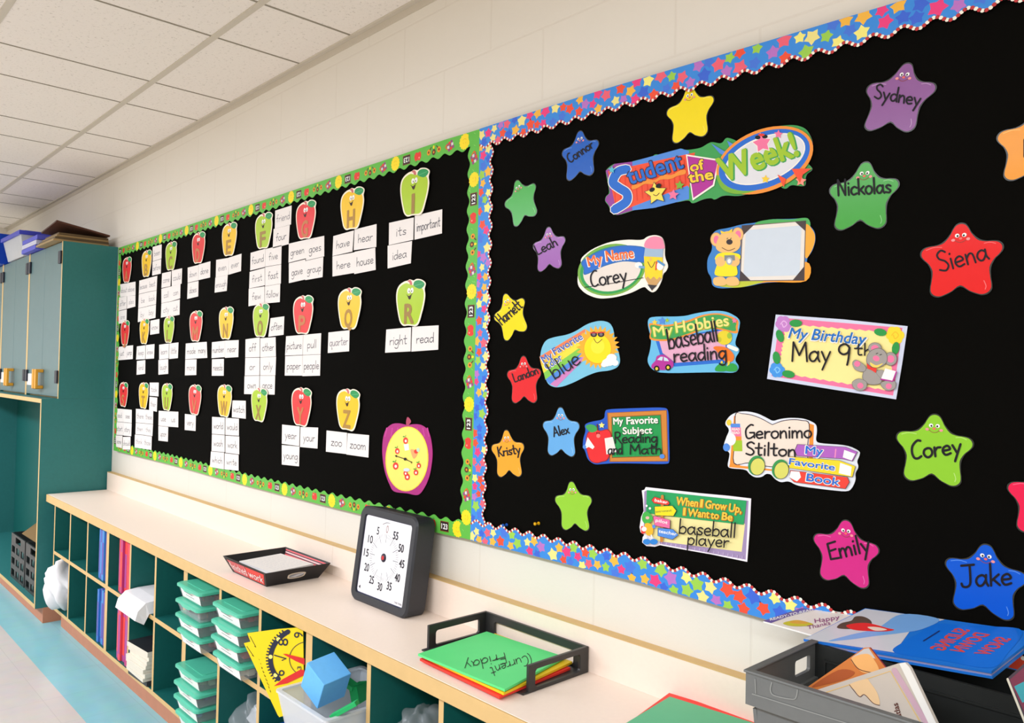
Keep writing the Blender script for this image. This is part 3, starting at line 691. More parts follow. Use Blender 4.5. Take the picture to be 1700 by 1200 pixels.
# ------------------------------------------------------------------ apple shaped dial on the word board
T_ = (620, 680, 7.5)
cv = wall_canvas(T_, .0006); MAG = ink(176, 44, 128, .35); MAGL = ink(196, 62, 150, .35)
out = catmull([(425, 190), (330, 170), (240, 178), (165, 240), (128, 340), (115, 480), (122, 620), (150, 780), (205, 930), (265, 1018), (420, 1040), (560, 1060), (640, 970), (700, 830), (732, 660), (740, 520), (720, 360), (680, 250), (600, 190), (510, 180)], True, 4)
cv.cut(out, .0012, MAG)
dial = tag(cv.part('apple_dial', None), 'magenta apple shaped dial with yellow face, bottom right of the word board', 'dial')
for x in (150, 225, 300, 560, 640, 700):
    cv.line([(x, 330), (x+(425-x)*.08, 230)], 16, MAGL); cv.part('stripe', dial)
cv.d -= .0003; cv.smooth([(418, 198), (412, 150), (425, 96), (448, 100), (474, 145), (455, 178), (436, 198)], ink(178, 70, 100)); cv.part('stem', dial); cv.d += .0003
cv.ell(424, 612, 268, 404, ink(246, 214, 70), 3, 40); cv.ell(424, 612, 254, 392, ink(250, 230, 110), 3, 40); cv.part('dial_face', dial)
def mini(x, y, s=1, c=ARED):
    cv.ell(x, y, 32*s, 42*s, c, n=12); cv.ell(x+2, y+4, 14*s, 18*s, WHITE, n=8)
    cv.line([(x-4, y-42*s), (x+4, y-70*s)], 7, GREEN_D); cv.ell(x-22*s, y-50*s, 14*s, 9*s, GREEN_D, n=8)
mini(408, 385); cv.poly([(385, 430), (445, 425), (452, 500), (400, 510)], WHITE); cv.part('apple_picture', dial)
mini(305, 515, .9); cv.part('apple_picture', dial)
cv.smooth([(470, 500), (520, 500), (560, 540), (510, 610)], ink(246, 170, 110)); cv.ell(540, 520, 26, 26, ARED); cv.ell(565, 500, 20, 26, ink(190, 220, 190)); cv.part('orange_picture', dial)
mini(285, 700, 1.1); cv.part('apple_picture', dial)
mini(430, 835, 1.0); mini(410, 790, .8); cv.ell(424, 748, 40, 22, ink(210, 220, 230)); cv.part('apple_picture', dial)
mini(575, 695, .8); cv.part('apple_picture', dial)
mini(540, 780, .85); cv.part('apple_picture', dial)
cv.line([(285, 574), (405, 612), (490, 655)], 9, BLACK); cv.poly([(278, 570), (306, 562), (300, 594)], BLACK); cv.poly([(480, 640), (494, 652), (484, 676)], BLACK); cv.ell(408, 614, 18, 18, BLACK); cv.part('pointer', dial)

# ------------------------------------------------------------------ name stars
def _mk(grow):
    tips = [(90, .067), (22, .063), (-55, .068), (-125, .068), (158, .063)]; pts = []
    for i, (a, r) in enumerate(tips):
        b = tips[(i+1) % 5][0]; r += grow; gap = (a-b) % 360
        wid = (13, 15, 15, 15, 15)[i]
        for dd, q in ((21, .755), (13.5, .865), (7, .966), (0, 1), (-7, .966), (-13.5, .865), (-21, .755)):
            rr = r*q
            aa = a+dd*wid/15
            pts.append((aa, rr))
        pts.append((a-gap/2, (.0440, .0435, .0405, .0435, .0440)[i]+grow))
    return [(r*math.cos(math.radians(a)), r*math.sin(math.radians(a))) for a, r in pts]
ST_OUT, ST_IN = catmull(_mk(.0024), True, 3), catmull(_mk(-.0002), True, 3)
LAM = mat((52, 54, 50), .25, .1, 30, name='laminate_rim')
TA = [(90, .067), (22, .063), (-55, .068), (-125, .068), (158, .063)]
CAN = [(r*math.cos(math.radians(a)), r*math.sin(math.radians(a))) for a, r in TA]
def name_star(colr, tips, word, p0, p1, h, label, w=3.0, d=.0006):
    Q = [W(*p) for p in tips]; cx = sum(q.x for q in Q)/5; cz = sum(q.z for q in Q)/5
    ccx = sum(c[0] for c in CAN)/5; ccz = sum(c[1] for c in CAN)/5
    a = b = n = 0
    for q, c in zip(Q, CAN):
        x, z = (q.x-cx)/SX, q.z-cz; u, v = c[0]-ccx, c[1]-ccz
        a += u*x+v*z; b += u*z-v*x; n += u*u+v*v
    a /= n; b /= n
    def mp(u, v):
        u -= ccx; v -= ccz
        return Vector((cx+(a*u-b*v)*SX, YB, cz+b*u+a*v))
    cv = Canvas(mp, NW, None, d)
    cv.cut(ST_OUT, .0007, LAM)
    o = tag(cv.part('name_star', None), label, 'star cutout', 'name stars on the large board')
    cv.poly(ST_IN, ink(*colr, .22)); cv.part('star_body', o)
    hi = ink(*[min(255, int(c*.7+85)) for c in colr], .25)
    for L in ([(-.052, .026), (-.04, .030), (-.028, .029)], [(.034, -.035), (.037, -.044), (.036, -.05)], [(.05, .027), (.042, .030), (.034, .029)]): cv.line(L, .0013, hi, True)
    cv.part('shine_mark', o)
    for s in (-1, 1): cv.ell(s*.0052, .047, .0034, .0036, WHITE, n=10)
    for s in (-1, 1): cv.ell(s*.0046, .0462, .0015, .002, BLACK, n=8)
    cv.ell(0, .0415, .0026, .0022, ink(240, 110, 100), n=8)
    for s in (-1, 1): cv.ell(s*.011, .0395, .003, .0026, ink(238, 150, 150), n=8)
    cv.line([(-.008, .0385), (-.004, .0355), (0, .0345), (.004, .0355), (.008, .0385)], .0009, ink(150, 70, 60), True)
    cv.part('face', o)
    if word:
        c2 = wall_canvas(None, cv.d); c2.hand(word, p0, p1, h, w, MARKER); c2.part('handwritten_name', o)
    return o
PUR, GRN, RED_, ORA, LIM, MGT, BLU, YEL, LBL = (142, 92, 150), (70, 162, 64), (228, 40, 40), (240, 158, 36), (142, 202, 54), (210, 44, 132), (14, 90, 208), (244, 220, 36), (104, 170, 226)
name_star(PUR, [(1508,105),(1553,145),(1512,217),(1441,213),(1441,146)], 'Sydney', (1451,163), (1527,176), 24, 'purple star with a name, near the top right corner of the large board', 3)
name_star(GRN, [(1438,268),(1492,305),(1466,375),(1390,378),(1379,316)], 'Nickolas', (1391,325), (1480,320), 26, 'green star with a name, between the purple star and the red star', 3.4)
name_star(RED_, [(1597,373),(1662,405),(1640,487),(1552,490),(1530,418)], 'Siena', (1560,452), (1642,430), 34, 'large red star with a name, at right above the lime star', 3.2)
name_star((236,150,24), [(1732,165),(1786,210),(1768,300),(1679,294),(1664,226)], 'E', (1698,262), (1722,262), 32, 'orange star cut by the right edge of the frame', 5)
name_star(LIM, [(1553,685),(1614,734),(1583,805),(1510.5,797),(1492,722)], 'Corey', (1514,762), (1597,752), 30, 'lime green star with a name, at right below the red star', 4)
name_star(MGT, [(1405,862),(1460,913),(1434.5,973.6),(1369.6,959),(1351.5,891)], 'Emily', (1378,930), (1446,914), 30, 'magenta star with a name, left of the royal blue star', 3.6)
name_star(BLU, [(1639,901),(1702,960),(1675,1027),(1591,1008),(1572,932)], 'Jake', (1596,974), (1680,970), 36, 'royal blue star with a name, above the books in the grey crate', 4)
name_star((232,36,80), [(1748,765),(1806,815),(1775,893),(1697,888),(1685,810)], None, None, None, 0, 'pinkish red star mostly cut by the right edge of the frame', 4)
name_star(YEL, [(1146,143),(1186,161),(1167.5,225.6),(1123,236),(1108,187)], None, None, None, 0, 'shiny yellow star without a name, above the student of the week banner')
name_star((42,98,190), [(964,216),(995,235),(980,289),(946,299),(934,255)], 'Connor', (947,271), (987,244), 15, 'blue star with a name, left of the student of the week banner', 2.2)
name_star((80,176,84), [(859,299.5),(889,305),(887.5,357),(859,374.5),(838,340)], None, None, None, 0, 'small green star without a name, upper left of the large board')
name_star((158,100,176), [(912.5,372.5),(935,398),(928,446),(900,450),(886,408)], 'Leah', (893,424), (927,407), 17, 'light purple star with a name, under the blue star', 2.2)
name_star(YEL, [(839,489),(871,496),(872,548),(843,564),(820,526.5)], 'Harriett', (834,540), (869,510), 19, 'yellow star with a name, near the left border of the large board', 2.2)
name_star((226,48,54), [(869,590),(899,617.5),(887,667),(855.6,667),(842.5,620)], 'Landon', (855,635), (895,620), 15, 'small red star with a name, left of the favorite color card', 2)
name_star(LBL, [(931,675),(963,705),(949,756),(915.6,755),(902,704)], 'Alex', (920,725), (946,719), 16, 'light blue star with a name, left of the favorite subject card', 2.2)
name_star((240,166,52), [(840.6,714.6),(872,738.5),(861.5,789),(831,790),(816,742.7)], 'Kristy', (828,758), (865,752), 16, 'orange star with a name, lower left near the border', 2.2)
name_star((146,204,58), [(949,797),(983,827),(972,880),(939.6,878),(922.5,829)], None, None, None, 0, 'lime green star without a name, at the bottom left of the large board')

# ------------------------------------------------------------------ push pins
for (px, py), c, l in (((842, 871), (30, 90, 190), 'blue push pin stuck in the lower left of the large board'), ((895, 868.5), (236, 176, 20), 'yellow push pin right of the blue pin')):
    p = W(px, py); b = MB(); m_ = ink(*c, .25)
    rows = [[Vector((p.x+r*math.cos(k*math.pi/5), YB-.001-y, p.z+r*math.sin(k*math.pi/5))) for k in range(10)] for r, y in ((.0045, 0), (.0045, .002), (.0024, .004), (.0024, .011), (.0042, .013), (.0042, .016), (.0001, .0165))]
    b.grid(rows, m_, True); tag(b.build('push_pin'), l, 'push pin', 'push pins')
# ------------------------------------------------------------------ printed cards on the large board
def card(label, tr, out, m, edge=None, smooth=3, th=.0012):
    cv = wall_canvas(tr, .0006); cv.cut(chaikin(out) if smooth else out, th, m, edge)
    o = tag(cv.part('printed_card', None), label, 'printed card', 'student of the week cards')
    return cv, o
CW = ink(246, 240, 228); OUTL = ink(60, 44, 60)
PURP = ink(150, 70, 158); VERM = ink(238, 84, 54); VERD = ink(226, 66, 44); BL1 = ink(44, 110, 206); BL2 = ink(84, 140, 220); GR1 = ink(66, 160, 84); GR2 = ink(122, 178, 58); LIME = ink(160, 196, 48); OR1 = ink(240, 146, 56); YE1 = ink(246, 206, 62); MG1 = ink(178, 52, 150); PK1 = ink(240, 120, 160)
# student of the week banner
cv, o = card('student of the week banner with blue, yellow and green lettering', (980, 180, 4.25),
    [(110, 440), (140, 410), (175, 388), (210, 400), (265, 385), (330, 366), (440, 342), (462, 322), (500, 332), (610, 305), (640, 280), (675, 296), (780, 282), (830, 250), (862, 236), (930, 252), (960, 206), (1000, 214), (1050, 238), (1120, 205), (1215, 155), (1330, 124), (1450, 116), (1530, 145), (1576, 235), (1562, 320), (1522, 375), (1550, 400), (1577, 432), (1520, 470), (1525, 545), (1490, 551), (1418, 538), (1385, 570), (1350, 560), (1328, 522), (1200, 578), (1060, 622), (940, 612), (880, 648), (858, 632), (800, 640), (722, 676), (700, 645), (610, 665), (552, 655), (505, 680), (455, 706), (428, 682), (330, 712), (200, 756), (150, 742), (136, 690), (105, 655), (112, 620), (140, 600), (122, 500)], GR1, PURP, 2)
cv.poly([(112, 440), (175, 392), (300, 376), (300, 720), (195, 752), (152, 738), (138, 690), (108, 650), (116, 622), (142, 598), (126, 500)], PURP)
cv.poly([(300, 376), (640, 284), (700, 300), (700, 640), (455, 702), (300, 720)], BL2)
cv.poly([(128, 444), (742, 312), (700, 560), (690, 545), (190, 736)], VERM); cv.part('red_panel', o)
for k in range(14):
    x = 170+k*38; cv.line([(x, 452-k*7), (x+12, 700-k*13)], 7, VERD, True)
cv.smooth([(300, 545), (360, 530), (400, 500), (460, 505), (520, 468), (580, 470), (640, 438), (676, 436), (676, 462), (620, 478), (570, 500), (500, 505), (450, 535), (390, 535), (340, 562), (302, 572)], OR1); cv.part('wavy_stripes', o)
S = catmull([(262, 430), (200, 450), (165, 520), (205, 560), (262, 600), (258, 660), (178, 714)], False, 6)
cv.polys(ribbon(S, 74), CW); cv.polys(ribbon(S, 62), BL1)
cv.text('tudent', (283, 540), (668, 418), 118, OUTL, .045); cv.text('tudent', (285, 537), (664, 418), 112, BL1, .02); cv.part('blue_lettering', o)
cv.poly([(680, 326), (918, 362), (880, 548), (728, 652)], CW); cv.poly([(690, 338), (906, 372), (870, 540), (733, 634)], MG1)
cv.text('of', (716, 452), (816, 428), 72, OUTL, .06); cv.text('of', (718, 450), (814, 427), 68, YE1, .03); cv.text('the', (704, 530), (878, 500), 78, OUTL, .06); cv.text('the', (707, 527), (874, 498), 72, YE1, .03); cv.part('magenta_diamond', o)
cv.poly([(860, 250), (980, 320), (960, 340), (920, 320)], BL2); cv.poly([(972, 230), (1030, 262), (1000, 300)], BL2)
cv.ell(1238, 368, 358, 216, OR1, -22, 44); cv.smooth([(905, 470), (930, 560), (1000, 600), (1100, 602), (1230, 560), (1340, 500), (1240, 520), (1050, 560)], GR2)
cv.ell(1235, 366, 338, 192, BL1, -22, 44); cv.ell(1240, 360, 300, 156, CW, -22, 44); cv.ell(1240, 360, 292, 148, ink(222, 222, 226), -22, 44); cv.part('oval_badge', o)
cv.text('Week!', (958, 524), (1486, 332), 170, GR1, .05, .0); cv.text('Week!', (950, 518), (1478, 330), 168, LIME, .03); cv.part('green_lettering', o)
cv.star(1220, 250, 76, CW, -100, .56); cv.star(1220, 250, 66, PK1, -100, .56); cv.ell(1190, 208, 20, 14, BLACK, n=10); cv.ell(1240, 202, 20, 14, BLACK, n=10); cv.ell(1216, 190, 24, 10, ARED, n=10); cv.part('pink_star', o)
cv.star(472, 602, 84, OUTL, -100, .52); cv.star(472, 602, 78, ink(246, 222, 90), -100, .52)
for dx, dy in ((-26, -14), (18, -42)): cv.ell(472+dx, 590+dy, 21, 15, BLACK, -30, 10)
cv.line([(455, 610), (476, 618), (496, 600)], 5, BRN, True); cv.part('yellow_star', o)
for x, y, r, mm in ((1336, 186, 32, PK1), (1245, 502, 30, YE1), (595, 612, 40, PK1), (640, 545, 34, GR2), (162, 436, 26, ink(90, 190, 210)), (1495, 515, 40, ink(246, 150, 130))): cv.star(x, y, r, mm, -86); cv.part('little_star', o)
for p in ([(1330, 470), (1390, 500), (1375, 560)], [(1430, 430), (1570, 428), (1510, 470), (1490, 530)]): cv.poly(p, VERM); cv.part('red_burst', o)
# my name
cv, o = card('my name card with a smiling pencil, reading Corey', (930, 350, 3.778),
    [(128, 300), (200, 240), (310, 195), (420, 180), (520, 185), (550, 160), (600, 150), (645, 165), (660, 215), (658, 290), (682, 345), (668, 378), (648, 395), (640, 440), (608, 500), (580, 514), (552, 495), (530, 472), (450, 515), (340, 545), (240, 552), (160, 520), (112, 470), (112, 400), (138, 345)], CW)
cv.ell(325, 370, 215, 160, ink(120, 176, 70), -14, 40); cv.ell(325, 372, 200, 146, ink(50, 160, 80), -14, 40); cv.ell(328, 372, 184, 130, ink(232, 222, 212), -14, 40); cv.part('green_oval', o)
cv.smooth([(140, 315), (250, 250), (380, 218), (530, 228), (536, 275), (530, 325), (400, 318), (280, 348), (160, 402), (150, 360)], ink(46, 110, 180)); cv.smooth([(148, 318), (255, 256), (382, 225), (522, 234), (527, 278), (522, 318), (400, 311), (280, 340), (166, 392), (157, 360)], BL1, 5)
for mm, bo, e in ((CW, .05, 3), (ink(240, 110, 50), .02, 0)):
    cv.text('My', (184-e, 348+e), (272+e, 325+e), 60, mm, bo); cv.text('Name', (296-e, 316+e), (466+e, 294+e), 66, mm, bo)
cv.part('blue_ribbon', o)
cv.line([(158, 480), (330, 455), (525, 420)], 4, MARKER); cv.hand('Corey', (198, 478), (425, 440), 98, 10, MARKER); cv.part('handwriting', o)
cv.poly([(530, 285), (648, 290), (640, 425), (580, 502), (536, 420)], ink(206, 160, 100)); cv.poly([(530, 285), (648, 290), (645, 425), (626, 415), (612, 432), (592, 412), (572, 430), (554, 412), (540, 425)], ink(244, 214, 44)); cv.poly([(552, 462), (612, 468), (580, 500)], ink(60, 56, 60))
cv.poly([(538, 232), (652, 238), (648, 292), (530, 286)], ink(160, 186, 210)); cv.smooth([(540, 232), (545, 185), (590, 162), (640, 172), (655, 205), (652, 238)], ink(240, 140, 170)); cv.part('pencil', o)
cv.line([(555, 320), (578, 356), (600, 320)], 4, BRN, True); cv.ell(572, 305, 8, 12, ink(244, 190, 90), n=8)
cv.ell(498, 342, 24, 20, WHITE); cv.line([(505, 352), (530, 355)], 16, ink(120, 170, 210)); cv.ell(632, 348, 22, 26, WHITE); cv.line([(620, 316), (655, 340)], 14, ink(90, 150, 200)); cv.line([(610, 320), (606, 370)], 8, ARED); cv.part('pencil_hands', o)
# teddy photo frame card
cv, o = card('photo frame card with a bear in a yellow apron holding a camera', (930, 350, 3.778),
    [(945, 160), (980, 120), (1060, 108), (1140, 85), (1230, 75), (1320, 52), (1450, 52), (1560, 44), (1562, 88), (1600, 130), (1604, 190), (1580, 260), (1546, 298), (1548, 440), (1440, 445), (1280, 450), (1180, 475), (1090, 482), (1000, 488), (955, 470), (952, 420), (925, 380), (925, 300), (960, 240)], ink(62, 130, 200), None, 3)
cv.smooth([(1230, 75), (1330, 54), (1450, 54), (1556, 48), (1556, 120), (1400, 130), (1250, 110)], ink(80, 170, 90)); cv.smooth([(1540, 90), (1592, 130), (1600, 190), (1575, 260), (1540, 290)], ink(244, 170, 60)); cv.smooth([(1130, 440), (1290, 430), (1545, 320), (1545, 440), (1300, 448), (1100, 482)], ink(246, 160, 50)); cv.smooth([(1000, 470), (1120, 440), (1280, 440), (1180, 472), (1090, 482)], ink(190, 200, 60)); cv.part('rainbow_edge', o)
cv.poly([(1142, 92), (1545, 62), (1535, 438), (1128, 442)], ink(120, 104, 96)); cv.poly([(1150, 98), (1540, 66), (1528, 432), (1135, 436)], ink(232, 224, 214)); cv.poly([(1168, 122), (1518, 92), (1505, 405), (1152, 415)], ink(206, 216, 226))
for t in ([(1142, 92), (1222, 86), (1145, 160)], [(1475, 68), (1545, 62), (1543, 130)], [(1128, 442), (1198, 438), (1132, 372)], [(1535, 438), (1460, 438), (1533, 350)]): cv.poly(t, ink(74, 62, 62))
cv.part('photo_mount', o)
BEAR = ink(238, 190, 120); BEARD = ink(206, 150, 90)
for x, y in ((982, 180), (1118, 148)): cv.ell(x, y, 36, 44, BEARD); cv.ell(x, y, 33, 40, BEAR); cv.ell(x+2, y+2, 18, 26, PK1)
cv.smooth([(985, 200), (1020, 140), (1080, 130), (1130, 170), (1130, 230), (1085, 262), (1020, 262), (985, 240)], BEAR)
cv.ell(1066, 196, 20, 17, ink(60, 50, 50)); cv.line([(1020, 232), (1060, 250), (1100, 236)], 4, BRN, True)
for x in (1050, 1072): cv.line([(x, 178), (x+6, 172)], 4, BLACK)
cv.poly([(1010, 125), (1048, 138), (1086, 112), (1082, 136), (1040, 142), (1014, 142)], YE1); cv.part('bear_head', o)
cv.smooth([(1000, 268), (1060, 262), (1125, 272), (1135, 300), (1110, 330), (1115, 400), (1050, 412), (975, 400), (990, 330), (975, 300)], ink(244, 226, 40)); cv.part('apron', o)
for x in (1010, 1100): cv.ell(x, 318, 32, 32, BEAR); cv.part('paw', o)
for x in (1005, 1085): cv.smooth([(x-32, 420), (x+20, 415), (x+42, 440), (x+36, 466), (x-20, 470), (x-40, 450)], BEAR); cv.part('foot', o)
cv.poly([(1035, 280), (1100, 278), (1102, 312), (1036, 314)], ink(130, 136, 140)); cv.ell(1066, 316, 20, 24, ink(170, 180, 186)); cv.ell(1066, 316, 11, 14, WHITE); cv.part('camera_picture', o)
# my favorite color
cv, o = card('my favorite color card with a sun in sunglasses, reading blue', (800, 470, 5.219),
    [(520, 560), (560, 490), (640, 465), (740, 448), (820, 415), (920, 350), (1030, 322), (1110, 340), (1145, 400), (1155, 520), (1190, 600), (1203, 680), (1180, 730), (1110, 758), (1000, 768), (900, 808), (800, 860), (710, 895), (640, 905), (580, 880), (548, 810), (535, 730), (506, 660)], ink(122, 194, 222))
for (a, b_, c_, d_), mm in zip((((505, 635), (900, 395), (900, 430), (510, 672)), ((510, 668), (900, 425), (900, 470), (520, 715)), ((520, 712), (900, 466), (900, 530), (540, 780)), ((540, 776), (900, 526), (900, 585), (556, 838)), ((556, 834), (900, 580), (900, 622), (596, 880)), ((596, 876), (900, 618), (880, 672), (650, 900))), (ink(240, 130, 84), ink(246, 190, 70), ink(236, 220, 70), ink(130, 200, 80), ink(84, 140, 220), ink(206, 130, 190))): cv.poly([a, b_, c_, d_], mm)
cv.part('rainbow', o)
cv.poly(star_pts(1010, 555, 190, 0, .78, 26), ink(248, 176, 50)); cv.ell(1008, 570, 122, 130, ink(240, 150, 40)); cv.ell(1008, 568, 117, 126, ink(248, 222, 30), n=30); cv.ell(1008, 545, 60, 66, ink(250, 230, 60))
for x in (975, 1038): cv.ell(x, 444, 29, 24, ink(50, 40, 44)); cv.ell(x, 444, 14, 12, ink(120, 110, 120))
cv.line([(945, 432), (1070, 425)], 8, ARED); cv.line([(975, 480), (1005, 518), (1048, 485)], 5, BRN, True); cv.part('sun', o)
for x, y, r in ((1085, 690, 38), (1130, 650, 44), (1160, 690, 30), (1110, 680, 44), (1065, 705, 26)): cv.ell(x, y, r, r*.85, WHITE)
cv.part('cloud', o)
for mm, bo, e in ((CW, .045, 4), (ink(70, 104, 190), .015, 0)):
    cv.text('My', (545-e, 692+e), (625+e, 645+e), 62, mm, bo); cv.text('Favorite', (640-e, 622+e), (885+e, 482+e), 60, mm, bo); cv.text('Color', (574-e, 752+e), (708+e, 660+e), 62, mm, bo)
cv.part('lettering', o)
cv.hand('blue', (636, 838), (868, 690), 150, 11, MARKER); cv.part('handwriting', o)
# my hobbies
cv, o = card('my hobbies card with a green banner, reading baseball and reading', (1050, 490, 3.542),
    [(92, 150), (110, 125), (300, 126), (380, 105), (480, 90), (560, 96), (636, 140), (630, 200), (600, 290), (638, 320), (600, 380), (632, 420), (610, 458), (500, 452), (160, 460), (110, 430), (88, 385), (105, 330), (115, 260), (95, 190)], ink(106, 186, 226))
cv.poly([(140, 270), (560, 190), (570, 395), (250, 420), (165, 350)], BL1); cv.poly([(160, 268), (545, 205), (555, 375), (255, 398), (180, 340)], ink(226, 170, 196)); cv.part('pink_panel', o)
cv.smooth([(105, 165), (200, 175), (320, 150), (420, 115), (520, 108), (618, 142), (622, 190), (612, 225), (500, 200), (420, 205), (320, 240), (220, 268), (112, 262), (108, 210)], OR1); cv.smooth([(112, 175), (205, 185), (325, 160), (425, 124), (520, 116), (608, 150), (610, 185), (602, 212), (500, 190), (415, 196), (318, 230), (220, 258), (118, 252), (115, 212)], GR1)
for mm, bo, e in ((GR2, .05, 4), (ink(246, 224, 130), .02, 0)):
    cv.text('My', (132-e, 244+e), (244+e, 226+e), 58, mm, bo); cv.text('Hobbies', (262-e, 220+e), (572+e, 178+e), 66, mm, bo)
for x, y, r, mm in ((178, 152, 26, BL2), (135, 160, 18, YE1), (208, 148, 14, LIME), (604, 150, 18, PK1)): cv.star(x, y, r, mm)
cv.part('banner', o)
cv.ell(545, 250, 45, 42, ink(226, 206, 50)); cv.ell(515, 262, 14, 16, ink(196, 190, 50)); cv.ell(575, 238, 14, 18, ink(150, 190, 60)); cv.smooth([(500, 330), (480, 310), (500, 300), (560, 310), (600, 350), (595, 385), (560, 395), (530, 370)], ink(240, 120, 40)); cv.line([(570, 300), (618, 320)], 22, CW)
for x in (530, 572): cv.line([(x, 392), (x-4, 420)], 12, YE1)
for x in (525, 588): cv.smooth([(x-32, 425), (x, 400), (x+30, 415), (x+28, 445), (x-28, 446)], ink(50, 160, 70))
cv.part('toy_duck', o)
cv.smooth([(118, 410), (140, 385), (150, 358), (190, 350), (225, 375), (245, 395), (240, 425), (190, 440), (125, 432)], MG1); cv.poly([(150, 380), (170, 362), (185, 362), (180, 385)], ink(200, 220, 230)); cv.poly([(190, 362), (210, 372), (220, 388), (190, 386)], ink(200, 220, 230))
for x, y in ((148, 432), (215, 425)): cv.ell(x, y, 17, 18, BLACK); cv.ell(x, y, 8, 9, YE1)
cv.part('toy_car', o)
cv.hand('baseball', (218, 318), (510, 268), 118, 10, MARKER); cv.hand('reading', (246, 394), (558, 372), 92, 10, MARKER); cv.part('handwriting', o)
# my birthday
cv, o = card('my birthday card with a grey mouse and roses, reading May 9th', (1050, 490, 3.542),
    [(845, 114), (1240, 142), (1620, 182), (1588, 400), (1552, 612), (1180, 554), (794, 492), (820, 300)], ink(206, 212, 232), None, 0)
cv.poly([(870, 132), (1590, 192), (1535, 590), (820, 475)], PK1)
sc_ = []
for (x0, y0), (x1, y1) in zip(((905, 170), (1560, 222), (1505, 560), (860, 455)), ((1560, 222), (1505, 560), (860, 455), (905, 170))):
    for k in range(24): sc_.append((x0+(x1-x0)*k/24+(4 if k % 2 else -4), y0+(y1-y0)*k/24+(4 if k % 2 else -4)))
cv.poly(sc_, ink(246, 230, 150)); cv.part('yellow_panel', o)
for x, y, r, mm, mc in ((893, 170, 46, ink(196, 130, 200), ink(226, 180, 226)), (1548, 236, 50, ink(248, 214, 50), ink(244, 186, 40)), (855, 440, 42, ink(70, 150, 226), ink(130, 196, 240))):
    for k in range(6): cv.ell(x+r*.55*math.cos(k), y+r*.55*math.sin(k*1.05), r*.55, r*.55, mm, n=12)
    cv.ell(x, y, r*.7, r*.7, mm); cv.line([(x-r*.4, y), (x, y-r*.4), (x+r*.4, y), (x, y+r*.4), (x-r*.2, y)], 6, mc, True); cv.part('rose', o)
for x, y, a in ((965, 165, 0), (872, 240, 70), (1462, 218, 10), (1552, 312, 100), (852, 368, 80), (922, 464, 10)): cv.ell(x, y, 38, 22, ink(46, 150, 70), a, 12); cv.part('rose_leaf', o)
for mm, bo, e in ((CW, .045, 4), (ink(34, 110, 190), .015, 0)):
    cv.text('My', (922-e, 250+e), (1034+e, 262+e), 62, mm, bo, .2); cv.text('Birthday', (1058-e, 262+e), (1378+e, 292+e), 66, mm, bo, .2)
cv.part('lettering', o)
cv.hand('May', (938, 388), (1168, 392), 118, 11, MARKER); cv.hand('9', (1206, 408), (1284, 410), 122, 12, MARKER); cv.hand('th', (1310, 352), (1418, 354), 70, 9, MARKER); cv.part('handwriting', o)
GM = ink(160, 154, 148); GMD = ink(110, 104, 102)
def blob(p, mm=GM): cv.smooth(p, GMD); cx = sum(q[0] for q in p)/len(p); cy = sum(q[1] for q in p)/len(p); cv.smooth([(cx+(x-cx)*.94, cy+(y-cy)*.94) for x, y in p], mm)
for x, y, rx, ry in ((1432, 312, 40, 34), (1525, 375, 38, 40)): cv.ell(x, y, rx, ry, GMD); cv.ell(x, y, rx-3, ry-3, GM); cv.ell(x, y, rx*.55, ry*.55, PK1)
blob([(1385, 360), (1410, 325), (1460, 310), (1500, 340), (1505, 390), (1470, 420), (1420, 425), (1385, 400)]); cv.ell(1440, 372, 20, 16, PK1, 20); cv.smooth([(1405, 395), (1440, 412), (1480, 400), (1450, 425), (1415, 420)], ink(240, 210, 100))
for x, y in ((1440, 345), (1462, 352)): cv.line([(x, y), (x+10, y-4)], 4, BLACK)
cv.part('mouse_head', o)
blob([(1370, 440), (1400, 425), (1450, 440), (1475, 480), (1465, 520), (1400, 525), (1360, 490)]); blob([(1300, 400), (1325, 380), (1380, 420), (1370, 450), (1320, 440)]); blob([(1440, 450), (1480, 440), (1500, 470), (1470, 490)])
blob([(1300, 510), (1340, 490), (1385, 510), (1380, 550), (1340, 562), (1308, 545)]); blob([(1465, 520), (1510, 500), (1555, 510), (1550, 550), (1500, 560)])
for x, y in ((1330, 404), (1348, 532), (1515, 535)): cv.ell(x, y, 18, 17, PK1)
cv.part('mouse_body', o)
cv.poly([(1385, 400), (1415, 425), (1445, 430), (1440, 458), (1412, 440), (1390, 432)], ARED); cv.part('bow_tie', o)
cv.poly([(1495, 430), (1560, 448), (1540, 505), (1470, 492)], WHITE); cv.line([(1470, 494), (1538, 506), (1560, 452)], 9, MG1); cv.part('cake_slice', o)
# my favorite subject
cv, o = card('my favorite subject chalkboard card with a red apple', (800, 650, 4.8),
    [(1000, 140), (1200, 132), (1460, 124), (1492, 150), (1494, 350), (1500, 560), (1480, 578), (1250, 572), (1060, 570), (980, 575), (900, 582), (845, 540), (826, 470), (806, 440), (812, 370), (832, 310), (820, 262), (870, 240), (980, 222), (984, 160)], ink(40, 90, 196))
cv.poly([(1002, 168), (1478, 146), (1490, 556), (1020, 560)], ink(150, 90, 44)); cv.poly([(1010, 172), (1472, 152), (1482, 550), (1028, 554)], ink(206, 132, 56)); cv.poly([(1036, 200), (1432, 182), (1448, 516), (1040, 528)], ink(130, 80, 40)); cv.poly([(1042, 206), (1426, 188), (1442, 510), (1046, 522)], ink(36, 150, 78)); cv.part('chalkboard', o)
for mm, bo, e in ((ink(30, 96, 60), .05, 4), (CW, .025, 0)):
    cv.text('My', (1055-e, 262+e), (1130+e, 258+e), 52, mm, bo); cv.text('Favorite', (1160-e, 260+e), (1408+e, 250+e), 56, mm, bo); cv.text('Subject', (1130-e, 338+e), (1362+e, 332+e), 54, mm, bo)
cv.part('lettering', o)
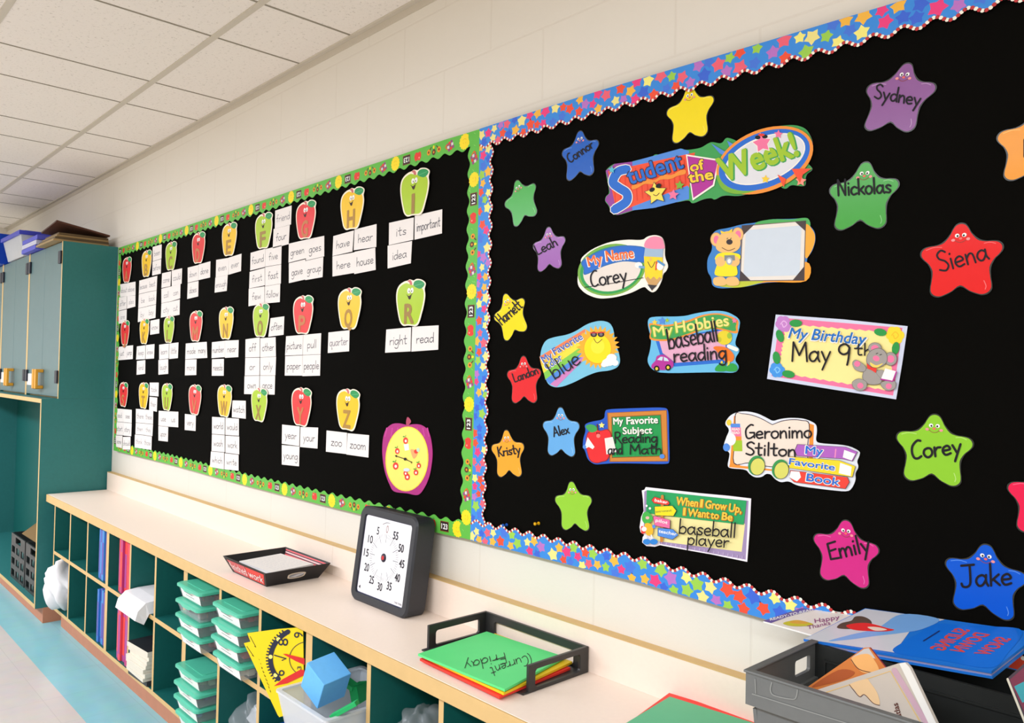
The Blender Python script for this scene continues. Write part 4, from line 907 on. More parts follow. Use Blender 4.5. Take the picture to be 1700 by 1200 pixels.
cv.smooth([(835, 400), (850, 325), (910, 300), (950, 310), (1010, 300), (1040, 350), (1040, 450), (1010, 540), (960, 560), (920, 570), (870, 550), (845, 480)], ink(160, 40, 40)); cv.smooth([(840, 400), (855, 330), (910, 306), (950, 316), (1008, 306), (1034, 350), (1034, 450), (1005, 535), (960, 554), (920, 563), (874, 545), (850, 478)], ink(228, 46, 50)); cv.smooth([(834, 275), (870, 260), (915, 275), (922, 310), (880, 325), (850, 305)], GR1); cv.line([(930, 300), (925, 262)], 10, BRN); cv.star(962, 268, 26, ink(248, 230, 130))
for x in (924, 940): cv.ell(x, 330, 4, 7, BLACK, n=8)
cv.ell(935, 352, 16, 16, ink(240, 130, 120)); cv.part('apple_picture', o)
cv.poly([(830, 430), (850, 362), (905, 440), (890, 458), (860, 440), (835, 452)], WHITE); cv.poly([(985, 372), (1050, 360), (1080, 480), (1000, 500)], ink(230, 226, 220)); cv.ell(825, 440, 14, 16, BL2); cv.part('gloves', o)
cv.hand('Reading', (1062, 410), (1404, 402), 86, 10, MARKER); cv.hand('and', (1012, 500), (1128, 498), 88, 10, MARKER); cv.hand('Math', (1184, 498), (1440, 494), 82, 10, MARKER); cv.ell(1446, 515, 20, 18, BL2); cv.part('handwriting', o)
# my favorite book
cv, o = card('my favorite book card with an open book and three stacked books', (1180, 660, 6.071),
    [(140, 260), (200, 175), (285, 140), (380, 138), (480, 160), (570, 205), (630, 238), (700, 215), (800, 202), (930, 208), (1010, 235), (1068, 270), (1075, 340), (1060, 430), (1090, 460), (1380, 478), (1510, 540), (1500, 590), (1475, 640), (1495, 700), (1458, 760), (1465, 825), (1435, 900), (1390, 948), (1200, 930), (1000, 905), (870, 885), (790, 838), (710, 855), (650, 820), (610, 770), (560, 765), (520, 800), (450, 805), (395, 770), (360, 722), (190, 712), (172, 680), (190, 600), (195, 552), (140, 520), (135, 470), (165, 390), (195, 320)], ink(226, 230, 238))
cv.poly([(238, 185), (300, 170), (300, 690), (195, 690)], OR1); cv.poly([(1000, 260), (1045, 275), (1030, 700), (990, 720)], OR1); cv.poly([(195, 672), (620, 720), (620, 738), (190, 700)], OR1); cv.part('book_cover', o)
cv.smooth([(250, 165), (320, 158), (420, 172), (520, 210), (615, 262), (640, 262), (720, 232), (820, 218), (920, 225), (1000, 260), (985, 480), (970, 700), (800, 680), (610, 700), (400, 660), (235, 662), (250, 400)], OUTL, 4); cv.smooth([(258, 172), (322, 165), (420, 180), (520, 218), (615, 270), (640, 270), (722, 240), (820, 226), (918, 233), (992, 266), (977, 480), (962, 692), (800, 672), (610, 692), (400, 652), (243, 655), (258, 400)], ink(236, 220, 204), 4); cv.part('open_pages', o)
for i, (y0, mm) in enumerate(((262, BL2), (300, PK1), (390, OR1), (430, LIME))): cv.poly([(202+i*8, y0), (300+i*7, y0), (312+i*4, y0+110), (220+i*4, y0+108)], mm)
for y in (330, 365): cv.text('READ', (222, y), (298, y), 24, WHITE, .03)
cv.ell(210, 420, 50, 62, WHITE); cv.ell(165, 500, 34, 40, BL2); cv.ell(190, 250, 24, 30, YE1); cv.part('bookmark', o)
cv.hand('Geronimo', (350, 412), (1020, 402), 140, 17, MARKER); cv.hand('Stilton', (355, 575), (862, 590), 130, 17, MARKER); cv.part('handwriting', o)
for x, y in ((478, 690), (718, 728)): cv.ell(x-8, y-8, 84, 100, ink(60, 150, 80), 15); cv.ell(x+4, y+4, 74, 88, OUTL, 15); cv.ell(x+4, y+4, 70, 84, ink(214, 212, 104), 15)
cv.part('eyeglasses', o)
def spine(pts, mm, pg): cv.poly([(x, y) for x, y in pts], OUTL); cx = sum(p[0] for p in pts)/len(pts); cy = sum(p[1] for p in pts)/len(pts); cv.poly([(cx+(x-cx)*.985, cy+(y-cy)*.955) for x, y in pts], mm); cv.poly(pg, WHITE)
spine([(880, 468), (1370, 495), (1490, 545), (1440, 640), (1330, 615), (875, 585), (855, 530)], ink(176, 100, 190), [(1355, 525), (1465, 565), (1430, 632), (1340, 600)]); cv.line([(1270, 520), (1262, 600)], 14, ink(230, 140, 190)); cv.part('purple_book', o)
spine([(800, 590), (1310, 630), (1470, 690), (1440, 800), (1290, 780), (795, 705)], ink(248, 214, 50), [(1315, 655), (1430, 695), (1420, 788), (1300, 760)]); cv.part('yellow_book', o)
spine([(812, 728), (1390, 800), (1410, 850), (1370, 918), (850, 850), (800, 800)], ink(236, 70, 58), [(820, 738), (905, 745), (920, 800), (880, 842), (800, 800)]); cv.part('red_book', o)
for t, p0, p1, h in (('My', (965, 562), (1138, 578), 78), ('Favorite', (800, 668), (1258, 732), 62), ('Book', (975, 835), (1306, 885), 76)):
    cv.text(t, (p0[0]-5, p0[1]+4), (p1[0]+5, p1[1]+4), h+8, CW, .06); cv.text(t, p0, p1, h, BL1, .025)
cv.part('lettering', o)
# when I grow up
cv, o = card('when I grow up card with signposts, reading baseball player', (1040, 790, 7.083),
    [(186, 170), (218, 160), (232, 130), (500, 160), (850, 200), (1200, 232), (1470, 264), (1455, 600), (1424, 1008), (1000, 920), (700, 868), (400, 812), (340, 830), (240, 822), (190, 780), (196, 720), (215, 690), (172, 660), (160, 600), (178, 480), (208, 410), (200, 280)], ink(244, 236, 244), None, 0)
cv.poly([(215, 182), (240, 170), (1442, 290), (1408, 982), (400, 798), (380, 700), (210, 640)], ink(160, 140, 180)); cv.poly([(250, 430), (1400, 560), (1360, 890), (360, 762), (250, 640)], ink(238, 226, 158))
for k in range(18): cv.line([(420+k*56, 775+k*9.6), (416+k*56, 796+k*10.4)], 10, ink(190, 170, 206))
cv.part('yellow_panel', o)
cv.poly([(248, 165), (1420, 290), (1388, 572), (420, 462), (240, 430)], ink(44, 160, 94)); cv.part('green_banner', o)
for mm, bo, e in ((ink(200, 120, 40), .06, 5), (ink(238, 196, 70), .03, 0)):
    cv.text('When', (598-e, 332+e), (850+e, 362+e), 92, mm, bo); cv.text('I', (880-e, 362+e), (906+e, 365+e), 92, mm, bo); cv.text('Grow', (942-e, 372+e), (1186+e, 400+e), 92, mm, bo); cv.text('Up,', (1218-e, 410+e), (1362+e, 432+e), 92, mm, bo)
    cv.text('I', (682-e, 456+e), (706+e, 458+e), 88, mm, bo); cv.text('Want', (738-e, 464+e), (985+e, 490+e), 88, mm, bo); cv.text('to', (1006-e, 494+e), (1098+e, 504+e), 84, mm, bo); cv.text('Be', (1138-e, 508+e), (1256+e, 524+e), 88, mm, bo)
cv.part('lettering', o)
cv.line([(440, 235), (430, 760)], 34, ink(200, 130, 60)); cv.part('sign_post', o)
for pts, mm, t, p0, p1, h in (([(310, 280), (345, 240), (510, 290), (528, 322), (505, 342), (340, 318)], ARED, 'baker', (348, 296), (500, 326), 36), ([(346, 355), (560, 345), (608, 405), (572, 470), (352, 462)], ink(240, 220, 40), 'astronaut', (362, 428), (552, 412), 26), ([(332, 470), (352, 465), (536, 515), (532, 618), (350, 580)], ink(230, 110, 160), 'pilot', (362, 532), (500, 562), 36), ([(388, 602), (570, 622), (634, 690), (562, 746), (386, 700)], BL2, 'teacher', (398, 660), (608, 698), 38)):
    cv.poly(pts, OUTL); cx = sum(p[0] for p in pts)/len(pts); cy = sum(p[1] for p in pts)/len(pts); cv.poly([(cx+(x-cx)*.96, cy+(y-cy)*.94) for x, y in pts], mm); cv.text(t, p0, p1, h, WHITE if t != 'astronaut' else ink(120, 140, 60), .02)
cv.part('job_signs', o)
cv.smooth([(215, 440), (262, 415), (310, 450), (330, 500), (300, 545), (240, 556), (205, 510)], ink(70, 176, 76)); cv.ell(268, 488, 22, 18, ink(226, 180, 170)); cv.ell(258, 348, 12, 14, WHITE); cv.ell(298, 378, 14, 14, WHITE); cv.part('caterpillar_head', o)
cv.smooth([(240, 560), (300, 555), (335, 610), (325, 680), (270, 695), (240, 640)], ink(240, 180, 50)); cv.smooth([(195, 590), (235, 600), (245, 660), (200, 670)], ARED); cv.ell(230, 620, 30, 28, WHITE); cv.ell(345, 590, 20, 22, BL2); cv.line([(245, 690), (255, 740)], 14, CW); cv.line([(315, 690), (325, 740)], 14, CW)
for x in (262, 345): cv.ell(x, 768, 46, 34, ink(50, 130, 210))
cv.part('caterpillar_body', o)
cv.hand('baseball', (632, 670), (1300, 718), 172, 17, MARKER); cv.hand('player', (732, 800), (1222, 834), 160, 16, MARKER); cv.part('handwriting', o)
# ------------------------------------------------------------------ helpers for the things on and under the counter
def rrect(x0, x1, y0, y1, r, n=5):
    out = []
    for cx, cy, a in ((x1-r, y1-r, 0), (x0+r, y1-r, 90), (x0+r, y0+r, 180), (x1-r, y0+r, 270)):
        for k in range(n+1):
            t = math.radians(a+90*k/n); out.append((cx+r*math.cos(t), cy+r*math.sin(t)))
    return out
def ring(mb, outer, inner, off, m, mi=None):
    """flat ring between two loops with equal counts, swept by vector off"""
    off = Vector(off); N = len(outer)
    for i in range(N):
        j = (i+1) % N
        o0, o1, i0, i1 = Vector(outer[i]), Vector(outer[j]), Vector(inner[i]), Vector(inner[j])
        mb.face([o0+off, o1+off, i1+off, i0+off], m, off); mb.face([o0, o1, i1, i0], m, -off)
        mb.face([o0, o1, o1+off, o0+off], m); mb.face([i1, i0, i0+off, i1+off], mi or m)
def ring_panel(mb, mp, u0, u1, v0, v1, hu0, hu1, hv0, hv1, r, off, m, n=5):
    inner = rrect(hu0, hu1, hv0, hv1, r, n); cu, cv_ = (hu0+hu1)/2, (hv0+hv1)/2; outer = []
    for x, y in inner:
        dx, dy = x-cu, y-cv_
        k = min(((u1-cu)/dx if dx > 0 else (u0-cu)/dx) if abs(dx) > 1e-9 else 1e9, ((v1-cv_)/dy if dy > 0 else (v0-cv_)/dy) if abs(dy) > 1e-9 else 1e9)
        outer.append((cu+dx*k, cv_+dy*k))
    # keep the outer corners sharp
    for ux in (u0, u1):
        for vy in (v0, v1):
            i = min(range(len(outer)), key=lambda q: math.hypot(outer[q][0]-ux, outer[q][1]-vy)); outer[i] = (ux, vy)
    ring(mb, [mp(*p) for p in outer], [mp(*p) for p in inner], off, m)
def open_box(mb, rim, base, t, m, mi=None, floor=True):
    """rim / base = (x0, x1, y0, y1, z)"""
    def loop(b, k=0): x0, x1, y0, y1, z = b; return [Vector((x0+k, y0+k, z)), Vector((x1-k, y0+k, z)), Vector((x1-k, y1-k, z)), Vector((x0+k, y1-k, z))]
    R, B, r = loop(rim), loop(base), loop(rim, t); b = [p+Vector((0, 0, t)) for p in loop(base, t)]; mi = mi or m
    for i in range(4):
        j = (i+1) % 4
        mb.face([B[i], B[j], R[j], R[i]], m); mb.face([r[i], r[j], b[j], b[i]], mi); mb.face([R[i], R[j], r[j], r[i]], m)
    if floor: mb.face(b, mi, Vector((0, 0, 1))); mb.face(B, m, Vector((0, 0, -1)))
def blob(mb, c, rx, ry, rz, m, amp=.15, seed=0, n=16, pinch=None, freq=3.0, box=None):
    rnd = random.Random(seed); ph = [(rnd.uniform(1, freq+2), rnd.uniform(1, freq+2), rnd.uniform(1, freq+2), rnd.uniform(0, 6.28)) for _ in range(7)]
    rows = []
    for i in range(n+1):
        th = math.pi*i/n; row = []
        for k in range(n*2):
            a = math.pi*k/n; d = Vector((math.sin(th)*math.cos(a), math.sin(th)*math.sin(a), math.cos(th)))
            s = 1+amp*sum(math.sin(p[0]*d.x*2+p[1]*d.y*2+p[2]*d.z*2+p[3]) for p in ph)/2.5
            if pinch and d.z > 0: s *= 1-(1-pinch)*d.z**2*(abs(d.x)*.0+1)*.6
            q = Vector(c)+Vector((d.x*rx*s, d.y*ry*s, max(d.z*rz*s, -rz*.92)))
            if box: q = Vector([min(max(q[a], box[2*a]), box[2*a+1]) for a in (0, 1, 2)])
            row.append(q)
        rows.append(row)
    mb.grid(rows, m, True)
def plane_canvas(p0, n, tr=None, d=0.0):
    n = Vector(n).normalized(); p0 = Vector(p0)
    return Canvas(lambda x, y: on_plane(x, y, p0, n), n, tr, d)
def slab(name, corners, th, m, edge, label, cat, group=None, bevel=0):
    """sheet or book with 4 corners on top; returns object"""
    P = [Vector(p) for p in corners]; n = (P[1]-P[0]).cross(P[2]-P[0]).normalized(); n = n if n.z > 0 else -n
    b = MB(); b.prism([p-n*th for p in P], n*th, edge, m)
    return tag(b.build(name, None, bevel), label, cat, group)
CLEAR = mat((214, 220, 224), .18, .04, 20, .5, 'clear_plastic', alpha=.2)
CLEARD = mat((232, 236, 240), .15, .04, 20, .5, 'milky_plastic', alpha=.55)
BLKP = mat((46, 46, 46), .38, .08, 60, .45, 'black_plastic'); BLKT = mat((34, 32, 34), .5, .08, 60, name='black_card')
GREYP = mat((104, 106, 104), .4, .06, 60, .4, 'grey_plastic')

# ------------------------------------------------------------------ visual timer
lean = math.radians(7.5); tn = Vector((0, -math.cos(lean), math.sin(lean))); tp = Vector((-2.12, -.1405, ZT))
K_ = (360, 780, 4.287)
tmp = lambda x, y: on_plane(K_[0]+x/K_[2], K_[1]+y/K_[2], tp, tn)
qTL, qTR, qBR, qBL = tmp(1052, 246), tmp(1450, 318), tmp(1334, 1030), tmp(918, 902)
zb = ZT+.0005
hh_ = ((qTL-qBL)+(qTR-qBR))/2; ww_ = ((qTR-qTL)+(qBR-qBL))/2
ww_ = Vector((ww_.x, 0, 0)); uu = ww_.normalized(); vv = tn.cross(uu).normalized(); vv = vv if vv.z > 0 else -vv
tw, tht = ww_.length, hh_.length
tc_ = (qTL+qTR+qBR+qBL)/4; tc_ = tc_ + vv*((zb-(tc_-vv*tht/2).z)/vv.z*.999)
tm = lambda u, v, d=0.0: tc_+uu*u+vv*v+tn*d
T = thing('visual_timer', 'black framed visual timer with white dial leaning on the backsplash', 'timer', (tc_.x, tc_.y, ZT))
TB = mat((50, 52, 58), .45, .06, 60, .4, 'charcoal_plastic')
out = rrect(-tw/2, tw/2, -tht/2, tht/2, .032, 7); inn = rrect(-tw/2+.026, tw/2-.026, -tht/2+.026, tht/2-.026, .012, 7)
b = MB(); back = [tm(x*.97, y*.985+.001, -.072) for x, y in out]
for p in back: p.z = max(p.z, ZT+.0006)
f0 = [tm(x, y, -.006) for x, y in out]
N = len(out)
for i in range(N):
    j = (i+1) % N; b.face([back[i], back[j], f0[j], f0[i]], TB, smooth=True)
b.face(back, TB, -tn); b.build('case', T)
b = MB(); o2 = rrect(-tw/2+.006, tw/2-.006, -tht/2+.006, tht/2-.006, .027, 7)
for i in range(N):
    j = (i+1) % N
    A = [tm(*out[i], -.006), tm(*out[j], -.006)]; Bq = [tm(*o2[i], 0), tm(*o2[j], 0)]; Cq = [tm(*inn[i], -.001), tm(*inn[j], -.001)]; Dq = [tm(*inn[i], -.008), tm(*inn[j], -.008)]
    b.face([A[0], A[1], Bq[1], Bq[0]], TB, smooth=True); b.face([Bq[0], Bq[1], Cq[1], Cq[0]], TB); b.face([Cq[0], Cq[1], Dq[1], Dq[0]], TB)
b.build('frame', T)
cv = Canvas(lambda u, v: tm(u, v), tn, None, -.0075); cv.yup = True
cv.poly(inn, ink(60, 64, 92)); cv.poly(rrect(-tw/2+.029, tw/2-.029, -tht/2+.029, tht/2-.029, .010, 7), ink(244, 242, 246, .25)); cv.part('dial_face', T)
c0 = (-.004, .004); R = tht*.245
for k in range(60):
    a = math.radians(6*k); l0 = .63 if k % 5 == 0 else .8
    cv.line([(c0[0]-math.sin(a)*R*l0*SX, c0[1]+math.cos(a)*R*l0*1.02), (c0[0]-math.sin(a)*R*.97*SX, c0[1]+math.cos(a)*R*.97*1.02)], .0020 if k % 5 == 0 else .0012, ink(112, 114, 122)); cv.d -= cv.step
cv.up()
for k in range(12):
    a = math.radians(30*k); s_ = str(5*k); w = .012 if len(s_) == 1 else .026; h = .024
    if k in (5, 6, 7): w *= .95
    x, y = c0[0]-math.sin(a)*R*1.22*SX, c0[1]+math.cos(a)*R*1.20
    cv.text(s_, (x-w/2, y-h/2), (x+w/2, y-h/2), h, ink(40, 40, 48) if k else ink(150, 110, 106), .016 if k else 0); cv.d -= cv.step
cv.up(); cv.line([(c0[0]+.004-math.sin(math.radians(t))*R*1.0, c0[1]+.004+math.cos(math.radians(t))*R*1.42) for t in (24, 16, 8, 0, -6)], .0012, ink(60, 60, 70))
cv.text('TIME TIMER', (tw/2-.075, -tht/2+.034), (tw/2-.036, -tht/2+.034), .006, ink(90, 90, 100)); cv.poly([(-tw/2+.038, -tht/2+.045), (-tw/2+.046, -tht/2+.051), (-tw/2+.046, -tht/2+.039)], ink(60, 60, 70))
cv.part('scale_numbers', T)
b = MB(); b.grid([[tm(c0[0]+r*math.cos(t*math.pi/8), c0[1]+r*math.sin(t*math.pi/8), d) for t in range(16)] for r, d in ((.0135, -.0072), (.0135, -.0062), (.0095, -.0054), (.0085, -.0042), (.0001, -.0041))], ink(54, 50, 66, .3), True); kn = b.build('knob', T)
cv.d = -.0038; cv.ell(c0[0], c0[1], .0066, .0066, ink(206, 60, 64)); cv.part('knob_cap', kn)

# ------------------------------------------------------------------ finished work tray
t = thing('work_tray', 'black cardboard tray labelled finished work, with papers inside', 'tray', (-2.655, -.185, ZT))
rim = (-2.825, -2.490, -.310, -.062, .797); base = (-2.792, -2.528, -.285, -.088, ZT+.0003)
b = MB(); open_box(b, rim, base, .0045, BLKT); b.build('box', t)
cv = Canvas(quad_map((rim[0], rim[2], rim[4]), (rim[1], rim[2], rim[4]), (base[1], base[2], base[4]), (base[0], base[2], base[4])), (0, -1, -.45), None, .0006)
cv.poly([(.53, .12), (.97, .1), (.96, .9), (.53, .9)], ink(226, 66, 60)); cv.poly([(.07, .14), (.515, .12), (.515, .9), (.09, .9)], ink(206, 92, 96))
for e, mm, bo in ((.004, ink(190, 50, 54), .025), (0, WHITE, 0)):
    cv.text('finished', (.08, .76), (.51, .76), .5, mm, bo); cv.text('work', (.56, .78), (.94, .78), .5, mm, bo)
cv.part('lettering', t)
cv = Canvas(quad_map((rim[0]+.0046, rim[3]-.0047, rim[4]), (rim[1]-.0046, rim[3]-.0047, rim[4]), (base[1]-.0046, base[3]-.0047, base[4]+.006), (base[0]+.0046, base[3]-.0047, base[4]+.006)), (0, -1, .4), None, .0005)
for k in range(5): cv.poly([(.03, .08+k*.15), (.97, .08+k*.15), (.97, .17+k*.15), (.03, .17+k*.15)], ink(230, 90, 96) if k % 2 == 0 else ink(246, 190, 190))
cv.part('striped_lining', t)
for nm, X, sgn, fr in (('handle_cutout', 1, 1, ink(226, 214, 196)), ('handle_cutout', 0, 1, ink(238, 222, 202))):
    a = [(rim[X], rim[2], rim[4]), (rim[X], rim[3], rim[4]), (base[X], base[3], base[4]), (base[X], base[2], base[4])]
    if X == 0: a = [(p[0]+.0047, p[1], p[2]) for p in a]
    cv = Canvas(quad_map(*a), (1, 0, -.5 if X else .5), None, .0005)
    cv.poly(rrect(.36, .66, .30, .72, .13), fr)
    if X: cv.poly(rrect(.385, .635, .37, .65, .10), ink(150, 152, 160)); cv.poly([(.40, .56), (.52, .44), (.62, .40), (.625, .47), (.50, .62)], ink(214, 216, 224))
    cv.part(nm, t)
for k in range(4):
    z = ZT+.0145+k*.0095; a = math.radians((-2, 1.5, -1, 3)[k]); c = Vector((-2.655, -.187, z)); hw, hd = .112, .083
    P = [c+Vector((x*math.cos(a)-y*math.sin(a), x*math.sin(a)+y*math.cos(a), 0)) for x, y in ((-hw, -hd), (hw, -hd), (hw, hd), (-hw, hd))]
    if k == 3: P[2] += Vector((0, 0, .004)); P[1] += Vector((.004, 0, .001)); P[3] += Vector((0, 0, .003))
    o = slab('worksheet_stack', P, .0085, PAPER, PAPER, ('bottom bundle of worksheets in the finished work tray', 'second bundle of worksheets from the bottom of the finished work tray', 'third bundle of worksheets from the bottom of the finished work tray', 'top bundle of worksheets with grey writing in the finished work tray')[k], 'papers', 'papers in the finished work tray')
cv = Canvas(quad_map(P[3], P[2], P[1], P[0]), (0, 0, 1), None, .0004); rnd = random.Random(4)
for r in range(10):
    x = .08
    while x < .88:
        w = rnd.uniform(.03, .1); cv.line([(x, .1+r*.08+rnd.uniform(-.01, .01)), (min(x+w, .92), .1+r*.08+rnd.uniform(-.01, .01))], .006, mat((196, 196, 202), .6, .05, 40, name='pale_pencil')); cv.d -= cv.step; x += w+rnd.uniform(.02, .07)
cv.part('handwriting', o)

# ------------------------------------------------------------------ black letter tray with coloured folders
t = thing('letter_tray', 'black plastic letter tray holding green, yellow and red folders', 'letter tray', (-1.5, -.13, ZT))
x0, x1, y0, y1, zt = -1.692, -1.305, -.240, -.0325, .806
b = MB(); b.box(x0+.004, x1-.004, y0-.004, y1-.004, ZT+.0003, ZT+.005, BLKP); b.build('base', t)
b = MB(); ring_panel(b, lambda u, v: Vector((x0, u, v)), y0, y1, ZT+.0005, zt, y0+.024, y1-.03, ZT+.009, zt-.017, .008, (.009, 0, 0), BLKP); b.build('side_wall', t, .0015)
b = MB(); ring_panel(b, lambda u, v: Vector((x1-.009, u, v)), y0, y1, ZT+.0005, zt, y0+.022, y1-.03, ZT+.009, zt-.013, .008, (.009, 0, 0), BLKP); b.build('side_wall', t, .0015)
b = MB(); ring_panel(b, lambda u, v: Vector((u, y1-.008, v)), x0+.009, x1-.009, ZT+.0005, zt, x0+.045, x1-.045, ZT+.009, zt-.020, .008, (0, .008, 0), BLKP); b.build('back_wall', t, .0015)
b = MB()
for xa in (x0, x1-.034): b.box(xa, xa+.034, y0-.018, y0+.002, ZT+.0004, ZT+.0048, BLKP)
b.build('front_feet', t, .002)
GF, YF_, RF = mat((96, 228, 134), .5, .04, 20, name='green_folder'), mat((246, 204, 30), .5, .04, 20, name='yellow_folder'), mat((244, 60, 50), .5, .04, 20, name='red_folder')
hzp = lambda px, py, z: on_plane(px, py, (0, 0, z), Vector((0, 0, 1)))
slab('paper_folder', [hzp(697, 1093, .753), hzp(812, 1056, .753), hzp(947, 1108, .753), hzp(829, 1156, .753)], .0055, RF, RF, 'red folders at the bottom of the black letter tray', 'folder', 'folders in the letter tray')
slab('paper_folder', [hzp(705, 1090, .7605), hzp(822, 1051, .7605), hzp(950, 1098, .7605), hzp(836, 1150, .7605)], .0055, YF_, YF_, 'yellow folders between the red and the green ones in the black tray', 'folder', 'folders in the letter tray')
P = [hzp(694, 1085, .768), hzp(808, 1048, .768), hzp(938, 1090, .768), hzp(838, 1144, .768)]
o = slab('paper_folder', P, .0055, GF, GF, 'green folders with handwriting on top in the black letter tray', 'folder', 'folders in the letter tray')
cv = plane_canvas(P[0], (0, 0, 1), (660, 960, 4.25), .0004)
cv.hand('(Current', (935, 535), (650, 632), 70, 5, MARKER); cv.hand('Friday', (760, 525), (466, 600), 72, 5, MARKER); cv.line([(680, 580), (756, 556)], 5, MARKER); cv.part('handwriting', o)

# ------------------------------------------------------------------ folders lying by the grey crate
slab('paper_folder', [hzp(1020, 1216, .767), hzp(1111, 1150, .767), hzp(1262, 1196, .767), hzp(1190, 1262, .767)], .018, RF, RF, 'red folder lying under the green one beside the grey crate', 'folder', 'folders beside the crate')
slab('paper_folder', [hzp(1026, 1208, .776), hzp(1112, 1156, .776), hzp(1252, 1200, .776), hzp(1175, 1258, .776)], .008, mat((96, 190, 140), .5, .04, 20, name='sea_green_folder'), GF, 'sea green folder lying beside the grey crate at the bottom edge', 'folder', 'folders beside the crate')

# ------------------------------------------------------------------ grey crate with books
zc = 1.020; cx0, cx1, cy0, cy1 = -.650, -.240, -.417, -.195; zl = .975
t = thing('book_crate', 'grey plastic crate holding reading books at the bottom right corner', 'crate', ((cx0+cx1)/2, (cy0+cy1)/2, ZT))
i_, tt = .012, .006
DKP = mat((36, 38, 36), .5, .08, 60, .3, 'crate_shade_and_bin_plastic')  # shade on the crate's back wall put into the colour; also the black bin's plastic
b = MB(); b.hexa([(cx0+.022, cy0+.022, ZT+.001), (cx1-.02, cy0+.022, ZT+.001), (cx1-.02, cy0+.028, ZT+.001), (cx0+.022, cy0+.028, ZT+.001), (cx0+i_, cy0+i_, zl), (cx1-i_, cy0+i_, zl), (cx1-i_, cy0+i_+tt, zl), (cx0+i_, cy0+i_+tt, zl)], GREYP)
b.box(cx0, cx1, cy0, cy0+.006, zl-.004, zc, GREYP); b.build('front_wall', t)
b = MB(); hu0, hu1 = cy1-.075, cy1-.022
ring_panel(b, lambda u, v: Vector((cx0, u, v)), cy0+.006, cy1, zl-.012, zc, hu0, hu1, zl+.002, zc-.016, .005, (.006, 0, 0), GREYP)
b.hexa([(cx0+.022, cy0+.028, ZT+.001), (cx0+.028, cy0+.028, ZT+.001), (cx0+.028, cy1, ZT+.001), (cx0+.022, cy1, ZT+.001), (cx0+i_-.006, cy0+i_, zl-.012), (cx0+i_, cy0+i_, zl-.012), (cx0+i_, cy1, zl-.012), (cx0+i_-.006, cy1, zl-.012)], GREYP)
b.build('left_wall', t)
b = MB(); b.box(cx1-.006, cx1, cy0+.006, cy1, ZT+.001, zc, GREYP); b.build('right_wall', t)
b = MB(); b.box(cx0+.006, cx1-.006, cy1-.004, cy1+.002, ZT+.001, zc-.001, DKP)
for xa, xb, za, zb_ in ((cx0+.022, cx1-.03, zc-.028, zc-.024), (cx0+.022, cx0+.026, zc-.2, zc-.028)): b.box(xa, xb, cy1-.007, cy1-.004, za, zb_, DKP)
b.build('back_wall', t)['label'] = 'back wall with a raised panel, shade put into its dark colour'
b = MB(); b.box(cx0+.028, cx1-.02, cy0+.028, cy1-.004, ZT+.001, ZT+.006, GREYP); b.build('floor_panel', t)
b = MB()
for xa in (cx0, ): b.prism([(cx0-.003, cy0-.003, zc), (cx1, cy0-.003, zc), (cx1, cy0+.010, zc), (cx0+.010, cy0+.010, zc), (cx0+.010, cy1, zc), (cx0-.003, cy1, zc)], (0, 0, .004), GREYP)
b.build('rim', t, .0015)
cv = plane_canvas((0, cy0, 0), NW, (1240, 1050, 3.696), .001)
G2 = mat((140, 142, 138), .4, .05, 60, name='grey_plastic_ridge')
cv.line([(155, 305), (146, 350), (170, 385), (280, 408), (305, 390), (312, 350)], 6, G2, True); cv.line([(52, 285), (56, 372)], 5, G2); cv.line([(35, 375), (300, 458), (760, 600)], 6, G2); cv.part('moulded_handle', t)
# black bin behind, carrying the flat books
t = thing('book_bin', 'black plastic bin behind the grey crate, under the blue book', 'bin', (-.44, -.11, ZT))
b = MB(); open_box(b, (-.66, -.22, -.188, -.036, 1.008), (-.64, -.24, -.180, -.040, ZT+.0005), .004, DKP); b.build('body', t)
# blue picture book
pa = on_plane(1333, 1063, (0, -.200, 0), NW); pb = on_plane(1437, 1009, (0, -.030, 0), NW); pc_ = on_plane(1645, 1112, (0, -.196, 0), NW)
bn = (pc_-pa).cross(pb-pa).normalized(); bn = bn if bn.z > 0 else -bn
K2 = (1240, 990, 3.696)
cv = plane_canvas(pa, bn, K2)
edge_b = [(347, 262), (725, 72), (1720, 212), (1700, 300), (1500, 458)]
BKB = ink(36, 118, 214, .2)
base_ = [cv.P(q) for q in edge_b]
bk = MB(); bk.prism([p-bn*.004 for p in base_], bn*.004, BKB, BKB); bk.prism([p-bn*.012 for p in base_], bn*.0038, BKB, BKB)
blue = tag(bk.build('picture_book'), 'large blue picture book lying across the crate, with a red lettered title', 'book', 'books at the crate')
cen = sum(base_, Vector())/5
bk = MB(); bk.prism([cen+(p-cen)*.985-bn*.0082 for p in base_], bn*.0042, ink(150, 150, 186), ink(150, 150, 186)); bk.build('page_block', blue)
cv.d = .0003
cv.poly([(352, 262), (727, 76), (1215, 142), (1010, 200), (905, 345)], ink(206, 208, 214, .2)); cv.smooth([(500, 275), (640, 235), (800, 195), (950, 110), (1180, 140), (1080, 200), (950, 225), (780, 245), (640, 265)], ink(120, 170, 226, .2)); cv.smooth([(905, 345), (960, 280), (1040, 235), (1160, 170), (1330, 180), (1500, 185), (1690, 212), (1600, 350), (1495, 440), (1200, 395)], ink(26, 112, 216, .2)); cv.part('cover_art', blue)
cv.smooth([(552, 190), (580, 165), (640, 150), (665, 125), (715, 125), (760, 150), (755, 180), (650, 200), (580, 200)], ink(90, 74, 60)); cv.smooth([(610, 180), (680, 165), (760, 168), (860, 195), (905, 206), (850, 216), (740, 214), (650, 205)], ink(226, 50, 44)); cv.smooth([(740, 190), (800, 190), (860, 206), (790, 212)], ink(236, 214, 196)); cv.part('sled_picture', blue)
TR_ = ink(214, 74, 66)
